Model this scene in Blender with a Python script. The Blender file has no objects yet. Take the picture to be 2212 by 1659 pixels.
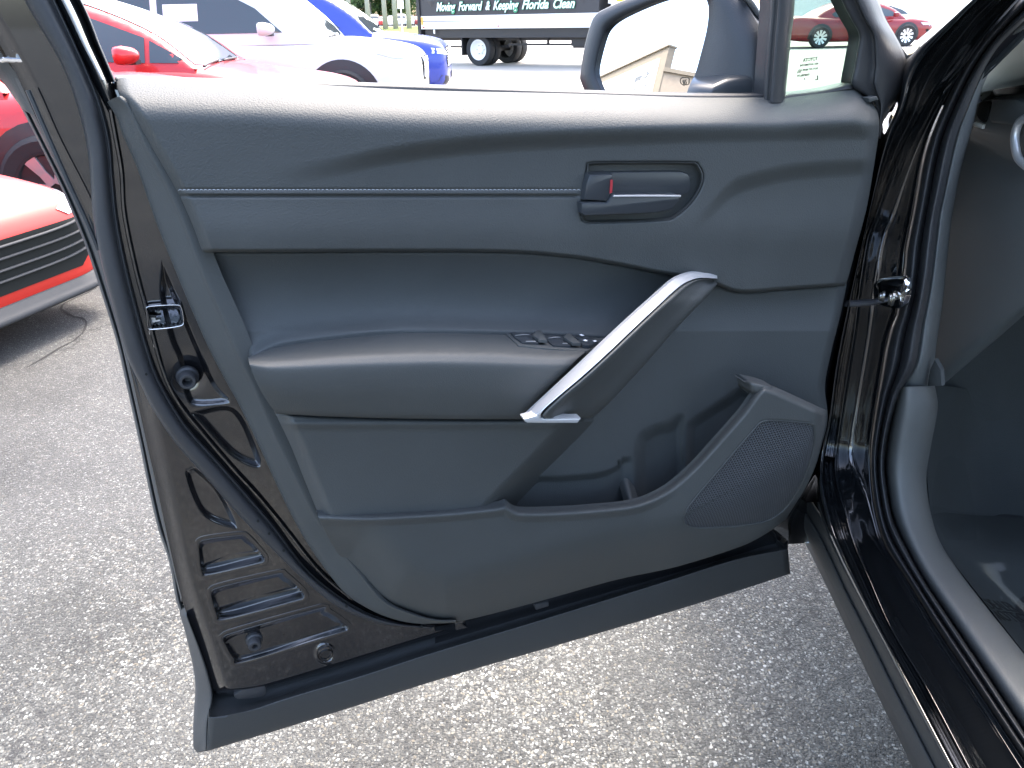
import bpy, bmesh, math, random
import numpy as np
from mathutils import Vector, Matrix
from mathutils.bvhtree import BVHTree
random.seed(7); np.random.seed(7)
R = math.radians
scene = bpy.context.scene

# ------------------------------------------------------------------ camera, sky, sun, exposure
CAM_H, FPX, PITCH, ROLL = 1.24, 1640.0, R(25.95), R(1.2)
_f = np.array([0, math.cos(PITCH), -math.sin(PITCH)]); _r0 = np.array([1., 0, 0]); _u0 = np.array([0, math.sin(PITCH), math.cos(PITCH)])
_r = math.cos(ROLL)*_r0 - math.sin(ROLL)*_u0; _u = math.sin(ROLL)*_r0 + math.cos(ROLL)*_u0
CAM = np.array([0, 0, CAM_H])
cd = bpy.data.cameras.new("camera"); cam = bpy.data.objects.new("camera", cd); scene.collection.objects.link(cam)
cd.sensor_width = 36; cd.lens = 36*FPX/2212; cd.clip_start = 0.01; cd.clip_end = 2000
cam.matrix_world = Matrix(((_r[0], _u[0], -_f[0], 0), (_r[1], _u[1], -_f[1], 0), (_r[2], _u[2], -_f[2], CAM_H), (0, 0, 0, 1)))
scene.camera = cam

SUN_EL, SUN_AZ = R(60), R(72)          # azimuth measured from +X towards +Y
sd = Vector((math.cos(SUN_EL)*math.cos(SUN_AZ), math.cos(SUN_EL)*math.sin(SUN_AZ), math.sin(SUN_EL)))
world = bpy.data.worlds.new("World"); scene.world = world; world.use_nodes = True
wn = world.node_tree; bg = wn.nodes["Background"]
sky = wn.nodes.new("ShaderNodeTexSky"); sky.sky_type = 'NISHITA'; sky.sun_disc = False
sky.sun_elevation = SUN_EL; sky.sun_rotation = math.atan2(sd.x, sd.y)
sky.air_density = 1.0; sky.dust_density = 4.0; sky.ozone_density = 0.0; sky.altitude = 0
wn.links.new(sky.outputs[0], bg.inputs[0]); bg.inputs[1].default_value = 0.15
sl = bpy.data.lights.new("sun", 'SUN'); sl.energy = .55; sl.angle = R(14); sl.color = (1.0, 0.95, 0.87)
so = bpy.data.objects.new("sun", sl); scene.collection.objects.link(so)
so.rotation_euler = sd.to_track_quat('Z', 'Y').to_euler()
scene.view_settings.view_transform = 'Standard'; scene.view_settings.look = 'None'
scene.view_settings.gamma = 1.0; scene.view_settings.use_curve_mapping = False
scene.view_settings.exposure = 3.1
scene.render.engine = 'CYCLES'
try:
    scene.cycles.use_denoising = True
    scene.cycles.max_bounces = 8
except Exception: pass

# ------------------------------------------------------------------ helpers: survey rays (photo pixel at 2212 wide -> point on a real plane)
def ray(x, y): return _f + (x-1106)/FPX*_r - (y-829.5)/FPX*_u
def onz(x, y, z): d = ray(x, y); return CAM + d*(z-CAM_H)/d[2]
def onX(x, y, X): d = ray(x, y); return CAM + d*(X/d[0])
def onY(x, y, Y): d = ray(x, y); return CAM + d*(Y/d[1])
_A = onz(446, 1623, .35); _B = onz(1707, 1239, .35)
DU = (_B-_A)/np.linalg.norm(_B-_A); DN = np.array([DU[1], -DU[0], 0]); DO = _A + DN*.04
def Dv(px, py, w):                       # vectorised: pixel arrays + depth offset (m, towards the cabin) -> points on the door
    px = np.asarray(px, float); py = np.asarray(py, float); w = np.broadcast_to(np.asarray(w, float), px.shape)
    d = _f + ((px-1106)/FPX)[..., None]*_r - ((py-829.5)/FPX)[..., None]*_u
    t = ((DO-CAM) @ DN + w)/(d @ DN)
    return CAM + d*t[..., None]
def Xv(px, py, X):
    px = np.asarray(px, float); py = np.asarray(py, float); X = np.broadcast_to(np.asarray(X, float), px.shape)
    d = _f + ((px-1106)/FPX)[..., None]*_r - ((py-829.5)/FPX)[..., None]*_u
    return CAM + d*(X/d[..., 0])[..., None]

def knots(P, m):
    """Catmull-Rom through the rows of P (k, ...), m steps per span"""
    P = np.asarray(P, float)
    if len(P) == 2:
        t = np.linspace(0, 1, m+1).reshape((-1,)+(1,)*(P.ndim-1)); return P[0]*(1-t)+P[1]*t
    q = np.concatenate([[2*P[0]-P[1]], P, [2*P[-1]-P[-2]]]); a, b, c, d = q[:-3], q[1:-2], q[2:-1], q[3:]
    t = np.linspace(0, 1, m, endpoint=False).reshape((1, -1)+(1,)*(P.ndim-1))
    a, b, c, d = (x[:, None] for x in (a, b, c, d))
    o = .5*((2*b)+(-a+c)*t+(2*a-5*b+4*c-d)*t*t+(-a+3*b-3*c+d)*t**3)
    return np.concatenate([o.reshape((-1,)+P.shape[1:]), P[-1:]])
def crv(pts, n, dense=24):
    p = np.array(pts, float)
    if len(p) == 2:
        t = np.linspace(0, 1, n)[:, None]; return p[0]*(1-t)+p[1]*t
    out = knots(p, dense)
    s = np.concatenate([[0], np.cumsum(np.linalg.norm(np.diff(out, axis=0), axis=1))])
    t = np.linspace(0, s[-1], n)
    return np.stack([np.interp(t, s, out[:, k]) for k in range(p.shape[1])], axis=1)
def sst(a, b, x):
    t = np.clip((x-a)/(b-a), 0, 1); return t*t*(3-2*t)
def yat(pts, x):
    c = crv(pts, 400); o = np.argsort(c[:, 0]); return np.interp(x, c[o, 0], c[o, 1])
def xat(pts, y):
    c = crv(pts, 400); o = np.argsort(c[:, 1]); return np.interp(y, c[o, 1], c[o, 0])
def sdf(px, py, poly, smooth=0):         # signed pixel distance, positive inside
    p = np.array(poly, float)
    if smooth: p = crv(np.vstack([p, p[:1]]), smooth)[:-1]
    lo_, hi_ = p.min(0)-60, p.max(0)+60; sel = (px > lo_[0]) & (px < hi_[0]) & (py > lo_[1]) & (py < hi_[1])
    res = np.full(px.shape, -60.)
    if not sel.any(): return res
    shp = sel; px, py = px[sel], py[sel]
    q = np.roll(p, -1, 0); X = px[..., None]; Y = py[..., None]
    e = q-p; l2 = (e**2).sum(1)+1e-9
    t = np.clip(((X-p[:, 0])*e[:, 0]+(Y-p[:, 1])*e[:, 1])/l2, 0, 1)
    d = np.sqrt(((X-p[:, 0]-t*e[:, 0])**2+(Y-p[:, 1]-t*e[:, 1])**2).min(-1))
    c = ((p[:, 1] > Y) != (q[:, 1] > Y)) & (X < (q[:, 0]-p[:, 0])*(Y-p[:, 1])/(q[:, 1]-p[:, 1]+1e-12)+p[:, 0])
    res[shp] = np.where(c.sum(-1) % 2 == 1, d, -d); return res

# ------------------------------------------------------------------ helpers: objects
def link(o, parent=None):
    scene.collection.objects.link(o)
    if parent is not None:
        o.parent = parent; o.matrix_parent_inverse = parent.matrix_world.inverted()
    return o
def mesh_obj(name, verts, faces, mat, parent=None, smooth=True, sharp=None):
    me = bpy.data.meshes.new(name); me.from_pydata(np.asarray(verts, float).tolist(), [], faces); me.update()
    bm = bmesh.new(); bm.from_mesh(me); bmesh.ops.recalc_face_normals(bm, faces=bm.faces); bm.to_mesh(me); bm.free()
    if smooth: me.polygons.foreach_set('use_smooth', [True]*len(me.polygons))
    if sharp: 
        try: me.set_sharp_from_angle(angle=R(sharp))
        except Exception: pass
    if mat is not None:
        for m in (mat if isinstance(mat, (list, tuple)) else [mat]): me.materials.append(m)
    return link(bpy.data.objects.new(name, me), parent)
def tag(o, label=None, cat=None, group=None, kind=None):
    if label: o['label'] = label
    if cat: o['category'] = cat
    if group: o['group'] = group
    if kind: o['kind'] = kind
    return o
def empty(name, loc, rz=0):
    e = bpy.data.objects.new(name, None); e.location = loc; e.rotation_euler = (0, 0, rz); scene.collection.objects.link(e)
    e.empty_display_size = .1
    e.matrix_world = Matrix.Translation(Vector(loc)) @ Matrix.Rotation(rz, 4, 'Z')
    return e
def grid_faces(nr, nc, off=0, closed=False):
    f = []
    for i in range(nr-1):
        for j in range(nc-1 if not closed else nc):
            a = off+i*nc+j; b = off+i*nc+(j+1) % nc
            f.append((a, b, b+nc, a+nc))
    return f
def grid_obj(name, G, mat, parent=None, skirt=None, sharp=None):
    nr, nc = G.shape[:2]; V = list(G.reshape(-1, 3)); F = grid_faces(nr, nc)
    if skirt is not None:                # turn the border back so that the panel has thickness
        loop = [(0, j) for j in range(nc)]+[(i, nc-1) for i in range(1, nr)]+[(nr-1, j) for j in range(nc-2, -1, -1)]+[(i, 0) for i in range(nr-2, 0, -1)]
        b = len(V); n = len(loop)
        for (i, j) in loop: V.append(G[i, j]+np.array(skirt))
        for k in range(n):
            a = loop[k][0]*nc+loop[k][1]; c = loop[(k+1) % n]; c = c[0]*nc+c[1]
            F.append((a, c, b+(k+1) % n, b+k))
    return mesh_obj(name, V, F, mat, parent, sharp=sharp)
def rows_grid(rows, n, m, proj):
    """rows: [(pixel points, depth or list of depths)] -> surface lofted through them"""
    P = []; same = len(set(len(p) for p, _ in rows)) == 1 and len(rows[0][0]) > 2
    for pts, w in rows:
        q = [(x, y, w) for x, y in pts] if np.ndim(w) == 0 else [(x, y, ww) for (x, y), ww in zip(pts, w)]
        c = knots(q, max(1, round(n/(len(q)-1)))) if same else crv(q, n)
        P.append(proj(c[:, 0], c[:, 1], c[:, 2]))
    P = np.array(P)
    if m <= 1 or len(P) < 2: return P
    return knots(P, m)
def loft(name, rows, n, m, mat, parent, proj=None, skirt=None, sharp=None):
    return grid_obj(name, rows_grid(rows, n, m, proj or Dv), mat, parent, skirt, sharp)
def coons(T, B, L, Rr, nx, ny):
    T = crv(T, nx); B = crv(B, nx); L = crv(L, ny); Rr = crv(Rr, ny)
    s = np.linspace(0, 1, nx)[None, :, None]; t = np.linspace(0, 1, ny)[:, None, None]
    return ((1-t)*T[None]+t*B[None]+(1-s)*L[:, None]+s*Rr[:, None]
            - ((1-s)*(1-t)*T[0]+s*(1-t)*T[-1]+(1-s)*t*B[0]+s*t*B[-1]))
def relief(name, T, B, L, Rr, nx, ny, wf, mat, parent, skirt=.03):
    g = coons(T, B, L, Rr, nx, ny); px, py = g[..., 0], g[..., 1]
    return grid_obj(name, Dv(px, py, wf(px, py)), mat, parent, skirt=-DN*skirt if skirt else None)
def tube_pts(C, rad, k=8, flat=1.0, up=None):
    C = np.array(C, float); n = len(C); T = np.gradient(C, axis=0); T /= np.linalg.norm(T, axis=1)[:, None]+1e-12
    up = np.array(up if up is not None else [0.13, -.7, .7]); V = []
    rad = np.broadcast_to(np.asarray(rad, float), (n,))
    for i in range(n):
        a = np.cross(T[i], up); a /= np.linalg.norm(a)+1e-12; b = np.cross(a, T[i])
        for j in range(k):
            th = 2*math.pi*j/k; V.append(C[i]+rad[i]*(math.cos(th)*a+flat*math.sin(th)*b))
    F = []
    for i in range(n-1):
        for j in range(k): F.append((i*k+j, i*k+(j+1) % k, (i+1)*k+(j+1) % k, (i+1)*k+j))
    F.append(tuple(range(k-1, -1, -1))); F.append(tuple(range((n-1)*k, n*k)))
    return V, F
def tube(name, C, rad, mat, parent=None, k=8, flat=1.0, up=None):
    V, F = tube_pts(C, rad, k, flat, up); return mesh_obj(name, V, F, mat, parent, sharp=50)
def dtube(name, pts, w, rad, mat, parent, n=40, k=6, flat=1.0):
    c = crv([(x, y, w) for x, y in pts] if np.ndim(w) == 0 else [(x, y, ww) for (x, y), ww in zip(pts, w)], n)
    return tube(name, Dv(c[:, 0], c[:, 1], c[:, 2]), rad, mat, parent, k, flat, up=DN)
def solid(name, front, back, mat, parent=None, bevel=0, sharp=35, seg=2):
    """closed prism between two matching point loops, front edge bevelled"""
    n = len(front); V = list(front)+list(back)
    F = [tuple(range(n)), tuple(range(2*n-1, n-1, -1))]+[(i, (i+1) % n, n+(i+1) % n, n+i) for i in range(n)]
    me = bpy.data.meshes.new(name); me.from_pydata([tuple(map(float, v)) for v in V], [], F); me.update()
    bm = bmesh.new(); bm.from_mesh(me); bmesh.ops.recalc_face_normals(bm, faces=bm.faces)
    if bevel:
        bm.edges.ensure_lookup_table()
        es = [e for e in bm.edges if all(v.index < n for v in e.verts)]
        bmesh.ops.bevel(bm, geom=es, offset=bevel, segments=seg, affect='EDGES', profile=.5, clamp_overlap=True)
    bm.to_mesh(me); bm.free()
    me.polygons.foreach_set('use_smooth', [True]*len(me.polygons))
    try: me.set_sharp_from_angle(angle=R(sharp))
    except Exception: pass
    me.materials.append(mat)
    return link(bpy.data.objects.new(name, me), parent)
def dplate(name, poly, w, thick, mat, parent, bevel=.0015, smooth=0, sharp=35, dirv=None):
    p = np.array(poly, float)
    if smooth: p = crv(np.vstack([p, p[:1]]), smooth+1)[:-1]
    f = Dv(p[:, 0], p[:, 1], w if np.ndim(w) == 0 else np.array(w))
    b = f-(DN if dirv is None else np.array(dirv))*thick
    return solid(name, f, b, mat, parent, bevel, sharp)
def box_mesh(parts):
    V, F = [], []
    for (x0, x1, y0, y1, z0, z1) in parts:
        b = len(V); V += [(x0, y0, z0), (x1, y0, z0), (x1, y1, z0), (x0, y1, z0), (x0, y0, z1), (x1, y0, z1), (x1, y1, z1), (x0, y1, z1)]
        F += [(b, b+3, b+2, b+1), (b+4, b+5, b+6, b+7), (b, b+1, b+5, b+4), (b+1, b+2, b+6, b+5), (b+2, b+3, b+7, b+6), (b+3, b, b+4, b+7)]
    return V, F
def boxes(name, parts, mat, parent=None, bevel=0):
    V, F = box_mesh(parts)
    me = bpy.data.meshes.new(name); me.from_pydata(V, [], F); me.update()
    if bevel:
        bm = bmesh.new(); bm.from_mesh(me); bmesh.ops.bevel(bm, geom=bm.edges[:], offset=bevel, segments=2, affect='EDGES', clamp_overlap=True); bm.to_mesh(me); bm.free()
    me.materials.append(mat)
    return link(bpy.data.objects.new(name, me), parent)
def local(o, parent):                    # child whose vertices are written in the parent's own coordinates
    o.parent = parent; o.matrix_parent_inverse = Matrix(); return o

# ------------------------------------------------------------------ materials
def new_mat(name):
    m = bpy.data.materials.new(name); m.use_nodes = True; nt = m.node_tree
    return m, nt, nt.nodes["Principled BSDF"]
def setp(b, **k):
    names = dict(col='Base Color', rough='Roughness', metal='Metallic', spec='Specular IOR Level', coat='Coat Weight', crough='Coat Roughness', trans='Transmission Weight', ior='IOR', sheen='Sheen Weight', alpha='Alpha')
    for a, v in k.items():
        s = b.inputs[names[a]]
        s.default_value = (*v, 1) if a == 'col' else v
def plain(name, col, rough=.5, noise=0.06, nscale=30, **k):
    m, nt, b = new_mat(name); setp(b, col=col, rough=rough, **k)
    if noise:
        tc = nt.nodes.new('ShaderNodeTexCoord'); n = nt.nodes.new('ShaderNodeTexNoise'); n.inputs['Scale'].default_value = nscale; n.inputs['Detail'].default_value = 4
        nt.links.new(tc.outputs['Object'], n.inputs['Vector'])
        mr = nt.nodes.new('ShaderNodeMapRange'); mr.inputs['To Min'].default_value = max(0, rough-noise); mr.inputs['To Max'].default_value = min(1, rough+noise)
        nt.links.new(n.outputs[0], mr.inputs[0]); nt.links.new(mr.outputs[0], b.inputs['Roughness'])
    return m
def grained(name, col, rough, scale, bump, spec=.45, dustamt=.25):
    m, nt, b = new_mat(name); setp(b, col=col, rough=rough, spec=spec)
    tc = nt.nodes.new('ShaderNodeTexCoord')
    v = nt.nodes.new('ShaderNodeTexVoronoi'); v.inputs['Scale'].default_value = scale; v.inputs['Randomness'].default_value = 1
    n2 = nt.nodes.new('ShaderNodeTexNoise'); n2.inputs['Scale'].default_value = scale*1.7; n2.inputs['Detail'].default_value = 3
    ad = nt.nodes.new('ShaderNodeMath'); ad.operation = 'ADD'
    bp = nt.nodes.new('ShaderNodeBump'); bp.inputs['Strength'].default_value = 1; bp.inputs['Distance'].default_value = bump
    nt.links.new(tc.outputs['Object'], v.inputs['Vector']); nt.links.new(tc.outputs['Object'], n2.inputs['Vector'])
    nt.links.new(v.outputs['Distance'], ad.inputs[0]); nt.links.new(n2.outputs[0], ad.inputs[1]); nt.links.new(ad.outputs[0], bp.inputs['Height'])
    nt.links.new(bp.outputs[0], b.inputs['Normal'])
    n3 = nt.nodes.new('ShaderNodeTexNoise'); n3.inputs['Scale'].default_value = 7; n3.inputs['Detail'].default_value = 6; n3.inputs['Roughness'].default_value = .65
    nt.links.new(tc.outputs['Object'], n3.inputs['Vector'])
    mx = nt.nodes.new('ShaderNodeMixRGB'); mx.inputs[1].default_value = (*col, 1); mx.inputs[2].default_value = (*[min(1, c*1.5+.004) for c in col], 1)
    mr = nt.nodes.new('ShaderNodeMapRange'); mr.inputs['From Min'].default_value = .4; mr.inputs['From Max'].default_value = .75; mr.inputs['To Max'].default_value = dustamt
    nt.links.new(n3.outputs[0], mr.inputs[0]); nt.links.new(mr.outputs[0], mx.inputs[0]); nt.links.new(mx.outputs[0], b.inputs['Base Color'])
    r2 = nt.nodes.new('ShaderNodeMapRange'); r2.inputs['To Min'].default_value = rough-.07; r2.inputs['To Max'].default_value = rough+.09
    nt.links.new(n3.outputs[0], r2.inputs[0]); nt.links.new(r2.outputs[0], b.inputs['Roughness'])
    return m
M = {}
M['leather'] = grained('leather_black', (.0485, .0520, .0508), .62, 560, .00026, spec=.34)
M['soft'] = grained('soft_black', (.0485, .0520, .0508), .58, 760, .00015)
M['hard'] = grained('hard_plastic_black', (.047, .0505, .0493), .60, 620, .00020)
M['felt'] = grained('insert_cloth_black', (.041, .0455, .046), .68, 680, .00022)
M['clad'] = grained('cladding_black', (.037, .039, .039), .54, 380, .00012)
M['rubber'] = grained('rubber_black', (.026, .027, .029), .5, 260, .0001)
M['gloss'] = plain('paint_gloss_black', (.005, .006, .007), .08, .04, 14, coat=1.0, crough=.02)
M['inner_paint'] = plain('paint_inner_black', (.007, .007, .008), .14, .03, 9, coat=1.0, crough=.04)
M['piano'] = plain('gloss_plastic_black', (.030, .034, .038), .32, .04, 40)
M['satin'] = plain('satin_silver', (.58, .58, .58), .36, 0, metal=.55)
M['chrome'] = plain('chrome', (.85, .85, .86), .08, .02, 30, metal=1)
M['gloss'].node_tree.nodes['Principled BSDF'].inputs['Coat IOR'].default_value = 1.7; M['inner_paint'].node_tree.nodes['Principled BSDF'].inputs['Coat IOR'].default_value = 1.6
M['steel'] = plain('zinc_steel', (.55, .53, .48), .3, .1, 120, metal=1)
M['mirror'] = plain('mirror_glass', (.92, .93, .94), .005, 0, metal=1)
M['red_mark'] = plain('red_mark', (.34, .022, .03), .5)
M['white_mark'] = plain('white_print', (.8, .8, .8), .5)
M['dark_print'] = plain('dark_print', (.012, .013, .012), .7, spec=.15)
M['grey_trim'] = grained('grey_garnish', (.66, .66, .60), .6, 500, .0002)
M['dash'] = grained('dash_black', (.095, .103, .103), .5, 520, .0002)
M['sill'] = grained('sill_grey', (.080, .084, .081), .58, 520, .0002)
M['carpet'] = grained('carpet_black', (.060, .066, .066), .9, 900, .0015, spec=.1)
m, nt, b = new_mat('quarter_glass_tint'); setp(b, col=(.44, .59, .51), rough=.0, trans=1, ior=1.45); M['glass'] = m
m, nt, b = new_mat('protective_film'); setp(b, col=(.05, .06, .06), rough=.10, alpha=.09, spec=.9); M['film'] = m
M['tint'] = plain('car_window', (.035, .045, .048), .04, .01, 5, coat=.5)
M['tyre'] = grained('tyre', (.020, .020, .021), .75, 120, .0006)
M['rim'] = plain('alloy_rim', (.62, .62, .64), .3, .05, 20, metal=.7)
M['dark_plastic'] = plain('dark_plastic', (.02, .02, .022), .5)
M['lamp'] = plain('headlamp_lens', (.55, .57, .6), .1, .02, 10, coat=1)
M['fin'] = plain('fin_grey', (.045, .046, .048), .7, spec=.2)
def paint(name, col, metal=.0): return plain(name, col, .35, .05, 8, coat=.6, crough=.06, metal=metal, spec=.3)
M['red'] = paint('paint_red', (.42, .018, .018)); M['red2'] = plain('paint_bright_red', (.50, .028, .018), .45, .05, 8, coat=.25, crough=.12, spec=.25); M['maroon'] = paint('paint_maroon', (.20, .012, .014))
M['white'] = paint('paint_white', (.62, .62, .61)); M['blue'] = paint('paint_blue', (.020, .04, .27)); M['silver'] = paint('paint_silver', (.5, .5, .5))

def speaker_mat():
    m, nt, b = new_mat('speaker_mesh'); setp(b, rough=.55)
    at = nt.nodes.new('ShaderNodeUVMap')
    sp = nt.nodes.new('ShaderNodeSeparateXYZ'); nt.links.new(at.outputs[0], sp.inputs[0])
    def mth(op, a, bb=None):
        n = nt.nodes.new('ShaderNodeMath'); n.operation = op
        for i, v in enumerate((a, bb)):
            if v is None: continue
            if isinstance(v, (int, float)): n.inputs[i].default_value = v
            else: nt.links.new(v, n.inputs[i])
        return n.outputs[0]
    pit = .0042
    y = mth('DIVIDE', sp.outputs[1], pit*.866); row = mth('FLOOR', y); fy = mth('SUBTRACT', mth('SUBTRACT', y, row), .5)
    off = mth('MULTIPLY', mth('MODULO', row, 2), .5)
    x = mth('ADD', mth('DIVIDE', sp.outputs[0], pit), off); fx = mth('SUBTRACT', mth('FRACT', x), .5)
    d = mth('SQRT', mth('ADD', mth('MULTIPLY', fx, fx), mth('MULTIPLY', mth('MULTIPLY', fy, fy), .75)))
    mr = nt.nodes.new('ShaderNodeMapRange'); mr.inputs['From Min'].default_value = .26; mr.inputs['From Max'].default_value = .36
    nt.links.new(d, mr.inputs[0])
    mx = nt.nodes.new('ShaderNodeMixRGB'); mx.inputs[1].default_value = (.004, .004, .005, 1); mx.inputs[2].default_value = (.060, .065, .070, 1)
    nt.links.new(mr.outputs[0], mx.inputs[0]); nt.links.new(mx.outputs[0], b.inputs['Base Color'])
    bp = nt.nodes.new('ShaderNodeBump'); bp.inputs['Distance'].default_value = .001; nt.links.new(mr.outputs[0], bp.inputs['Height']); nt.links.new(bp.outputs[0], b.inputs['Normal'])
    return m
M['speaker'] = speaker_mat(); M['housing'] = grained('mirror_shell', (.015, .017, .020), .45, 500, .0001)

def asphalt_mat(name, pale=0.0):
    m, nt, b = new_mat(name); N = nt.nodes; Lk = nt.links
    tc = N.new('ShaderNodeTexCoord')
    def noise(sc, det=4, ro=.6):
        n = N.new('ShaderNodeTexNoise'); n.inputs['Scale'].default_value = sc; n.inputs['Detail'].default_value = det; n.inputs['Roughness'].default_value = ro
        Lk.new(tc.outputs['Object'], n.inputs['Vector']); return n.outputs[0]
    def ramp(src, pts):
        r = N.new('ShaderNodeValToRGB'); e = r.color_ramp.elements
        while len(e) > len(pts): e.remove(e[-1])
        while len(e) < len(pts): e.new(.5)
        for k, (p, c) in enumerate(pts): e[k].position = p; e[k].color = (*c, 1)
        Lk.new(src, r.inputs[0]); return r.outputs[0]
    def mix(f, a, c, t='MIX'):
        n = N.new('ShaderNodeMixRGB'); n.blend_type = t
        for i, v in enumerate((f, a, c)):
            if isinstance(v, (int, float)): n.inputs[i].default_value = v
            elif isinstance(v, tuple): n.inputs[i].default_value = (*v, 1)
            else: Lk.new(v, n.inputs[i])
        return n.outputs[0]
    # stones: warped cells, each with its own tone; tar between
    wv = N.new('ShaderNodeTexNoise'); wv.inputs['Scale'].default_value = 60; Lk.new(tc.outputs['Object'], wv.inputs['Vector'])
    wm = N.new('ShaderNodeVectorMath'); wm.operation = 'MULTIPLY_ADD'; wm.inputs[1].default_value = (.010, .010, 0); Lk.new(wv.outputs['Color'], wm.inputs[0]); Lk.new(tc.outputs['Object'], wm.inputs[2])
    def cells(sc):
        v = N.new('ShaderNodeTexVoronoi'); v.inputs['Scale'].default_value = sc; v.voronoi_dimensions = '2D'; Lk.new(wm.outputs[0], v.inputs['Vector']); return v
    va, vb = cells(132), cells(225)
    sa = N.new('ShaderNodeSeparateColor'); Lk.new(va.outputs['Color'], sa.inputs[0]); sb = N.new('ShaderNodeSeparateColor'); Lk.new(vb.outputs['Color'], sb.inputs[0])
    tone_pts = [(0, (.028, .028, .027)), (.30, (.055, .055, .050)), (.54, (.105, .106, .097)), (.78, (.185, .185, .166)), (.84, (.175, .152, .110)), (.90, (.29, .292, .262)), (1, (.47, .475, .44))]
    ca = ramp(sa.outputs[0], tone_pts); cb = ramp(sb.outputs[1], tone_pts)
    shape_a = ramp(va.outputs['Distance'], [(.30, (1, 1, 1)), (.52, (0, 0, 0))]); shape_b = ramp(vb.outputs['Distance'], [(.30, (1, 1, 1)), (.55, (0, 0, 0))])
    bare = ramp(noise(1.6, 6), [(.40, (0, 0, 0)), (.60, (1, 1, 1))])           # worn patches where stones stand out
    tar = mix(noise(9, 6), (.036, .036, .034), (.074, .074, .069))
    keep = ramp(sa.outputs[2], [(.0, (1, 1, 1)), (.8, (1, 1, 1)), (.86, (.35, .35, .35)), (1, (.3, .3, .3))])
    c1 = mix(shape_b, tar, cb)
    sh = mix(1.0, shape_a, keep, 'MULTIPLY')
    c2 = mix(sh, c1, ca)
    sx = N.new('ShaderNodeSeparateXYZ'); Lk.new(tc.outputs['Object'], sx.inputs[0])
    def mth(op, a, b2):
        n = N.new('ShaderNodeMath'); n.operation = op
        for i, v in enumerate((a, b2)):
            if isinstance(v, (int, float)): n.inputs[i].default_value = v
            else: Lk.new(v, n.inputs[i])
        return n.outputs[0]
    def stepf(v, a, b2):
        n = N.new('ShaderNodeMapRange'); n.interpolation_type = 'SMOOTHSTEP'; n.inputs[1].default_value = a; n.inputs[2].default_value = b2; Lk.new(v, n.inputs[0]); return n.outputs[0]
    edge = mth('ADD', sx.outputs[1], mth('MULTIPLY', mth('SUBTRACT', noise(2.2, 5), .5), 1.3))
    seal_shade = stepf(edge, 1.15, 1.95)                                              # tar-sealed strip by the parked row, with the near car's shade painted in
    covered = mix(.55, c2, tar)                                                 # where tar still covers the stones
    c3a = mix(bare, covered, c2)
    c3 = mix(mth('MULTIPLY', seal_shade, .80), c3a, mix(.22, (.052, .051, .050), c2))
    stain = ramp(noise(1.1, 6, .62), [(.34, (.62, .62, .62)), (.5, (1, 1, 1)), (.68, (1.18, 1.18, 1.17))])
    c4 = mix(1.0, c3, stain, 'MULTIPLY')
    crack = N.new('ShaderNodeTexVoronoi'); crack.feature = 'DISTANCE_TO_EDGE'; crack.inputs['Scale'].default_value = .75; crack.voronoi_dimensions = '2D'
    cw = N.new('ShaderNodeTexNoise'); cw.inputs['Scale'].default_value = 2.5; cw.inputs['Detail'].default_value = 7; cw.inputs['Roughness'].default_value = .7; Lk.new(tc.outputs['Object'], cw.inputs['Vector'])
    cm = N.new('ShaderNodeVectorMath'); cm.operation = 'MULTIPLY_ADD'; cm.inputs[1].default_value = (.7, .7, 0); Lk.new(cw.outputs['Color'], cm.inputs[0]); Lk.new(tc.outputs['Object'], cm.inputs[2]); Lk.new(cm.outputs[0], crack.inputs['Vector'])
    ck = ramp(crack.outputs['Distance'], [(.0, (1, 1, 1)), (.009, (0, 0, 0))])
    ckm = mix(1.0, ck, ramp(noise(.8, 2), [(.46, (0, 0, 0)), (.56, (1, 1, 1))]), 'MULTIPLY')
    c5 = mix(ckm, c4, (.018, .018, .018))
    if pale: c5 = mix(pale, c5, (.50, .47, .42))  # same asphalt mixed paler far off, painting in the sky glare
    Lk.new(c5, b.inputs['Base Color']); setp(b, rough=.78, spec=.35)
    hgt = mix(.5, shape_a, shape_b); h2 = mix(ckm, hgt, (-2, -2, -2))
    bp = N.new('ShaderNodeBump'); bp.inputs['Distance'].default_value = .0035; bp.inputs['Strength'].default_value = .8
    Lk.new(h2, bp.inputs['Height']); Lk.new(bp.outputs[0], b.inputs['Normal'])
    return m
M['asphalt'] = asphalt_mat('asphalt'); M['lot'] = asphalt_mat('lot_sky_glare', .62)
M['concrete'] = grained('concrete', (.52, .50, .46), .85, 40, .001, spec=.2)
M['wallpaint'] = grained('wall_white', (.66, .65, .61), .8, 20, .001, spec=.2)
M['beige'] = grained('stucco_beige', (.24, .205, .165), .9, 30, .002, spec=.2)
M['tan'] = grained('stucco_tan', (.17, .15, .12), .9, 30, .002, spec=.2)
M['grass'] = grained('grass', (.12, .15, .045), .95, 8, .01, spec=.1)
M['leaf'] = grained('leaves', (.06, .10, .035), .7, 6, .004, spec=.2)
M['bark'] = grained('bark_pale', (.42, .39, .34), .9, 20, .004, spec=.1)

# ================================================================== the setting
def sheet(name, x0, x1, y0, y1, z, mat):
    return tag(mesh_obj(name, [(x0, y0, z), (x1, y0, z), (x1, y1, z), (x0, y1, z)], [(0, 1, 2, 3)], mat, None, False), kind='structure')
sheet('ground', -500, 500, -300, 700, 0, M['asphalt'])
sheet('parking_lot', -120, 160, 9.2, 140, .004, M['lot'])
sheet('grass_verge', -160, 40, 62, 118, .02, M['grass'])

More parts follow.
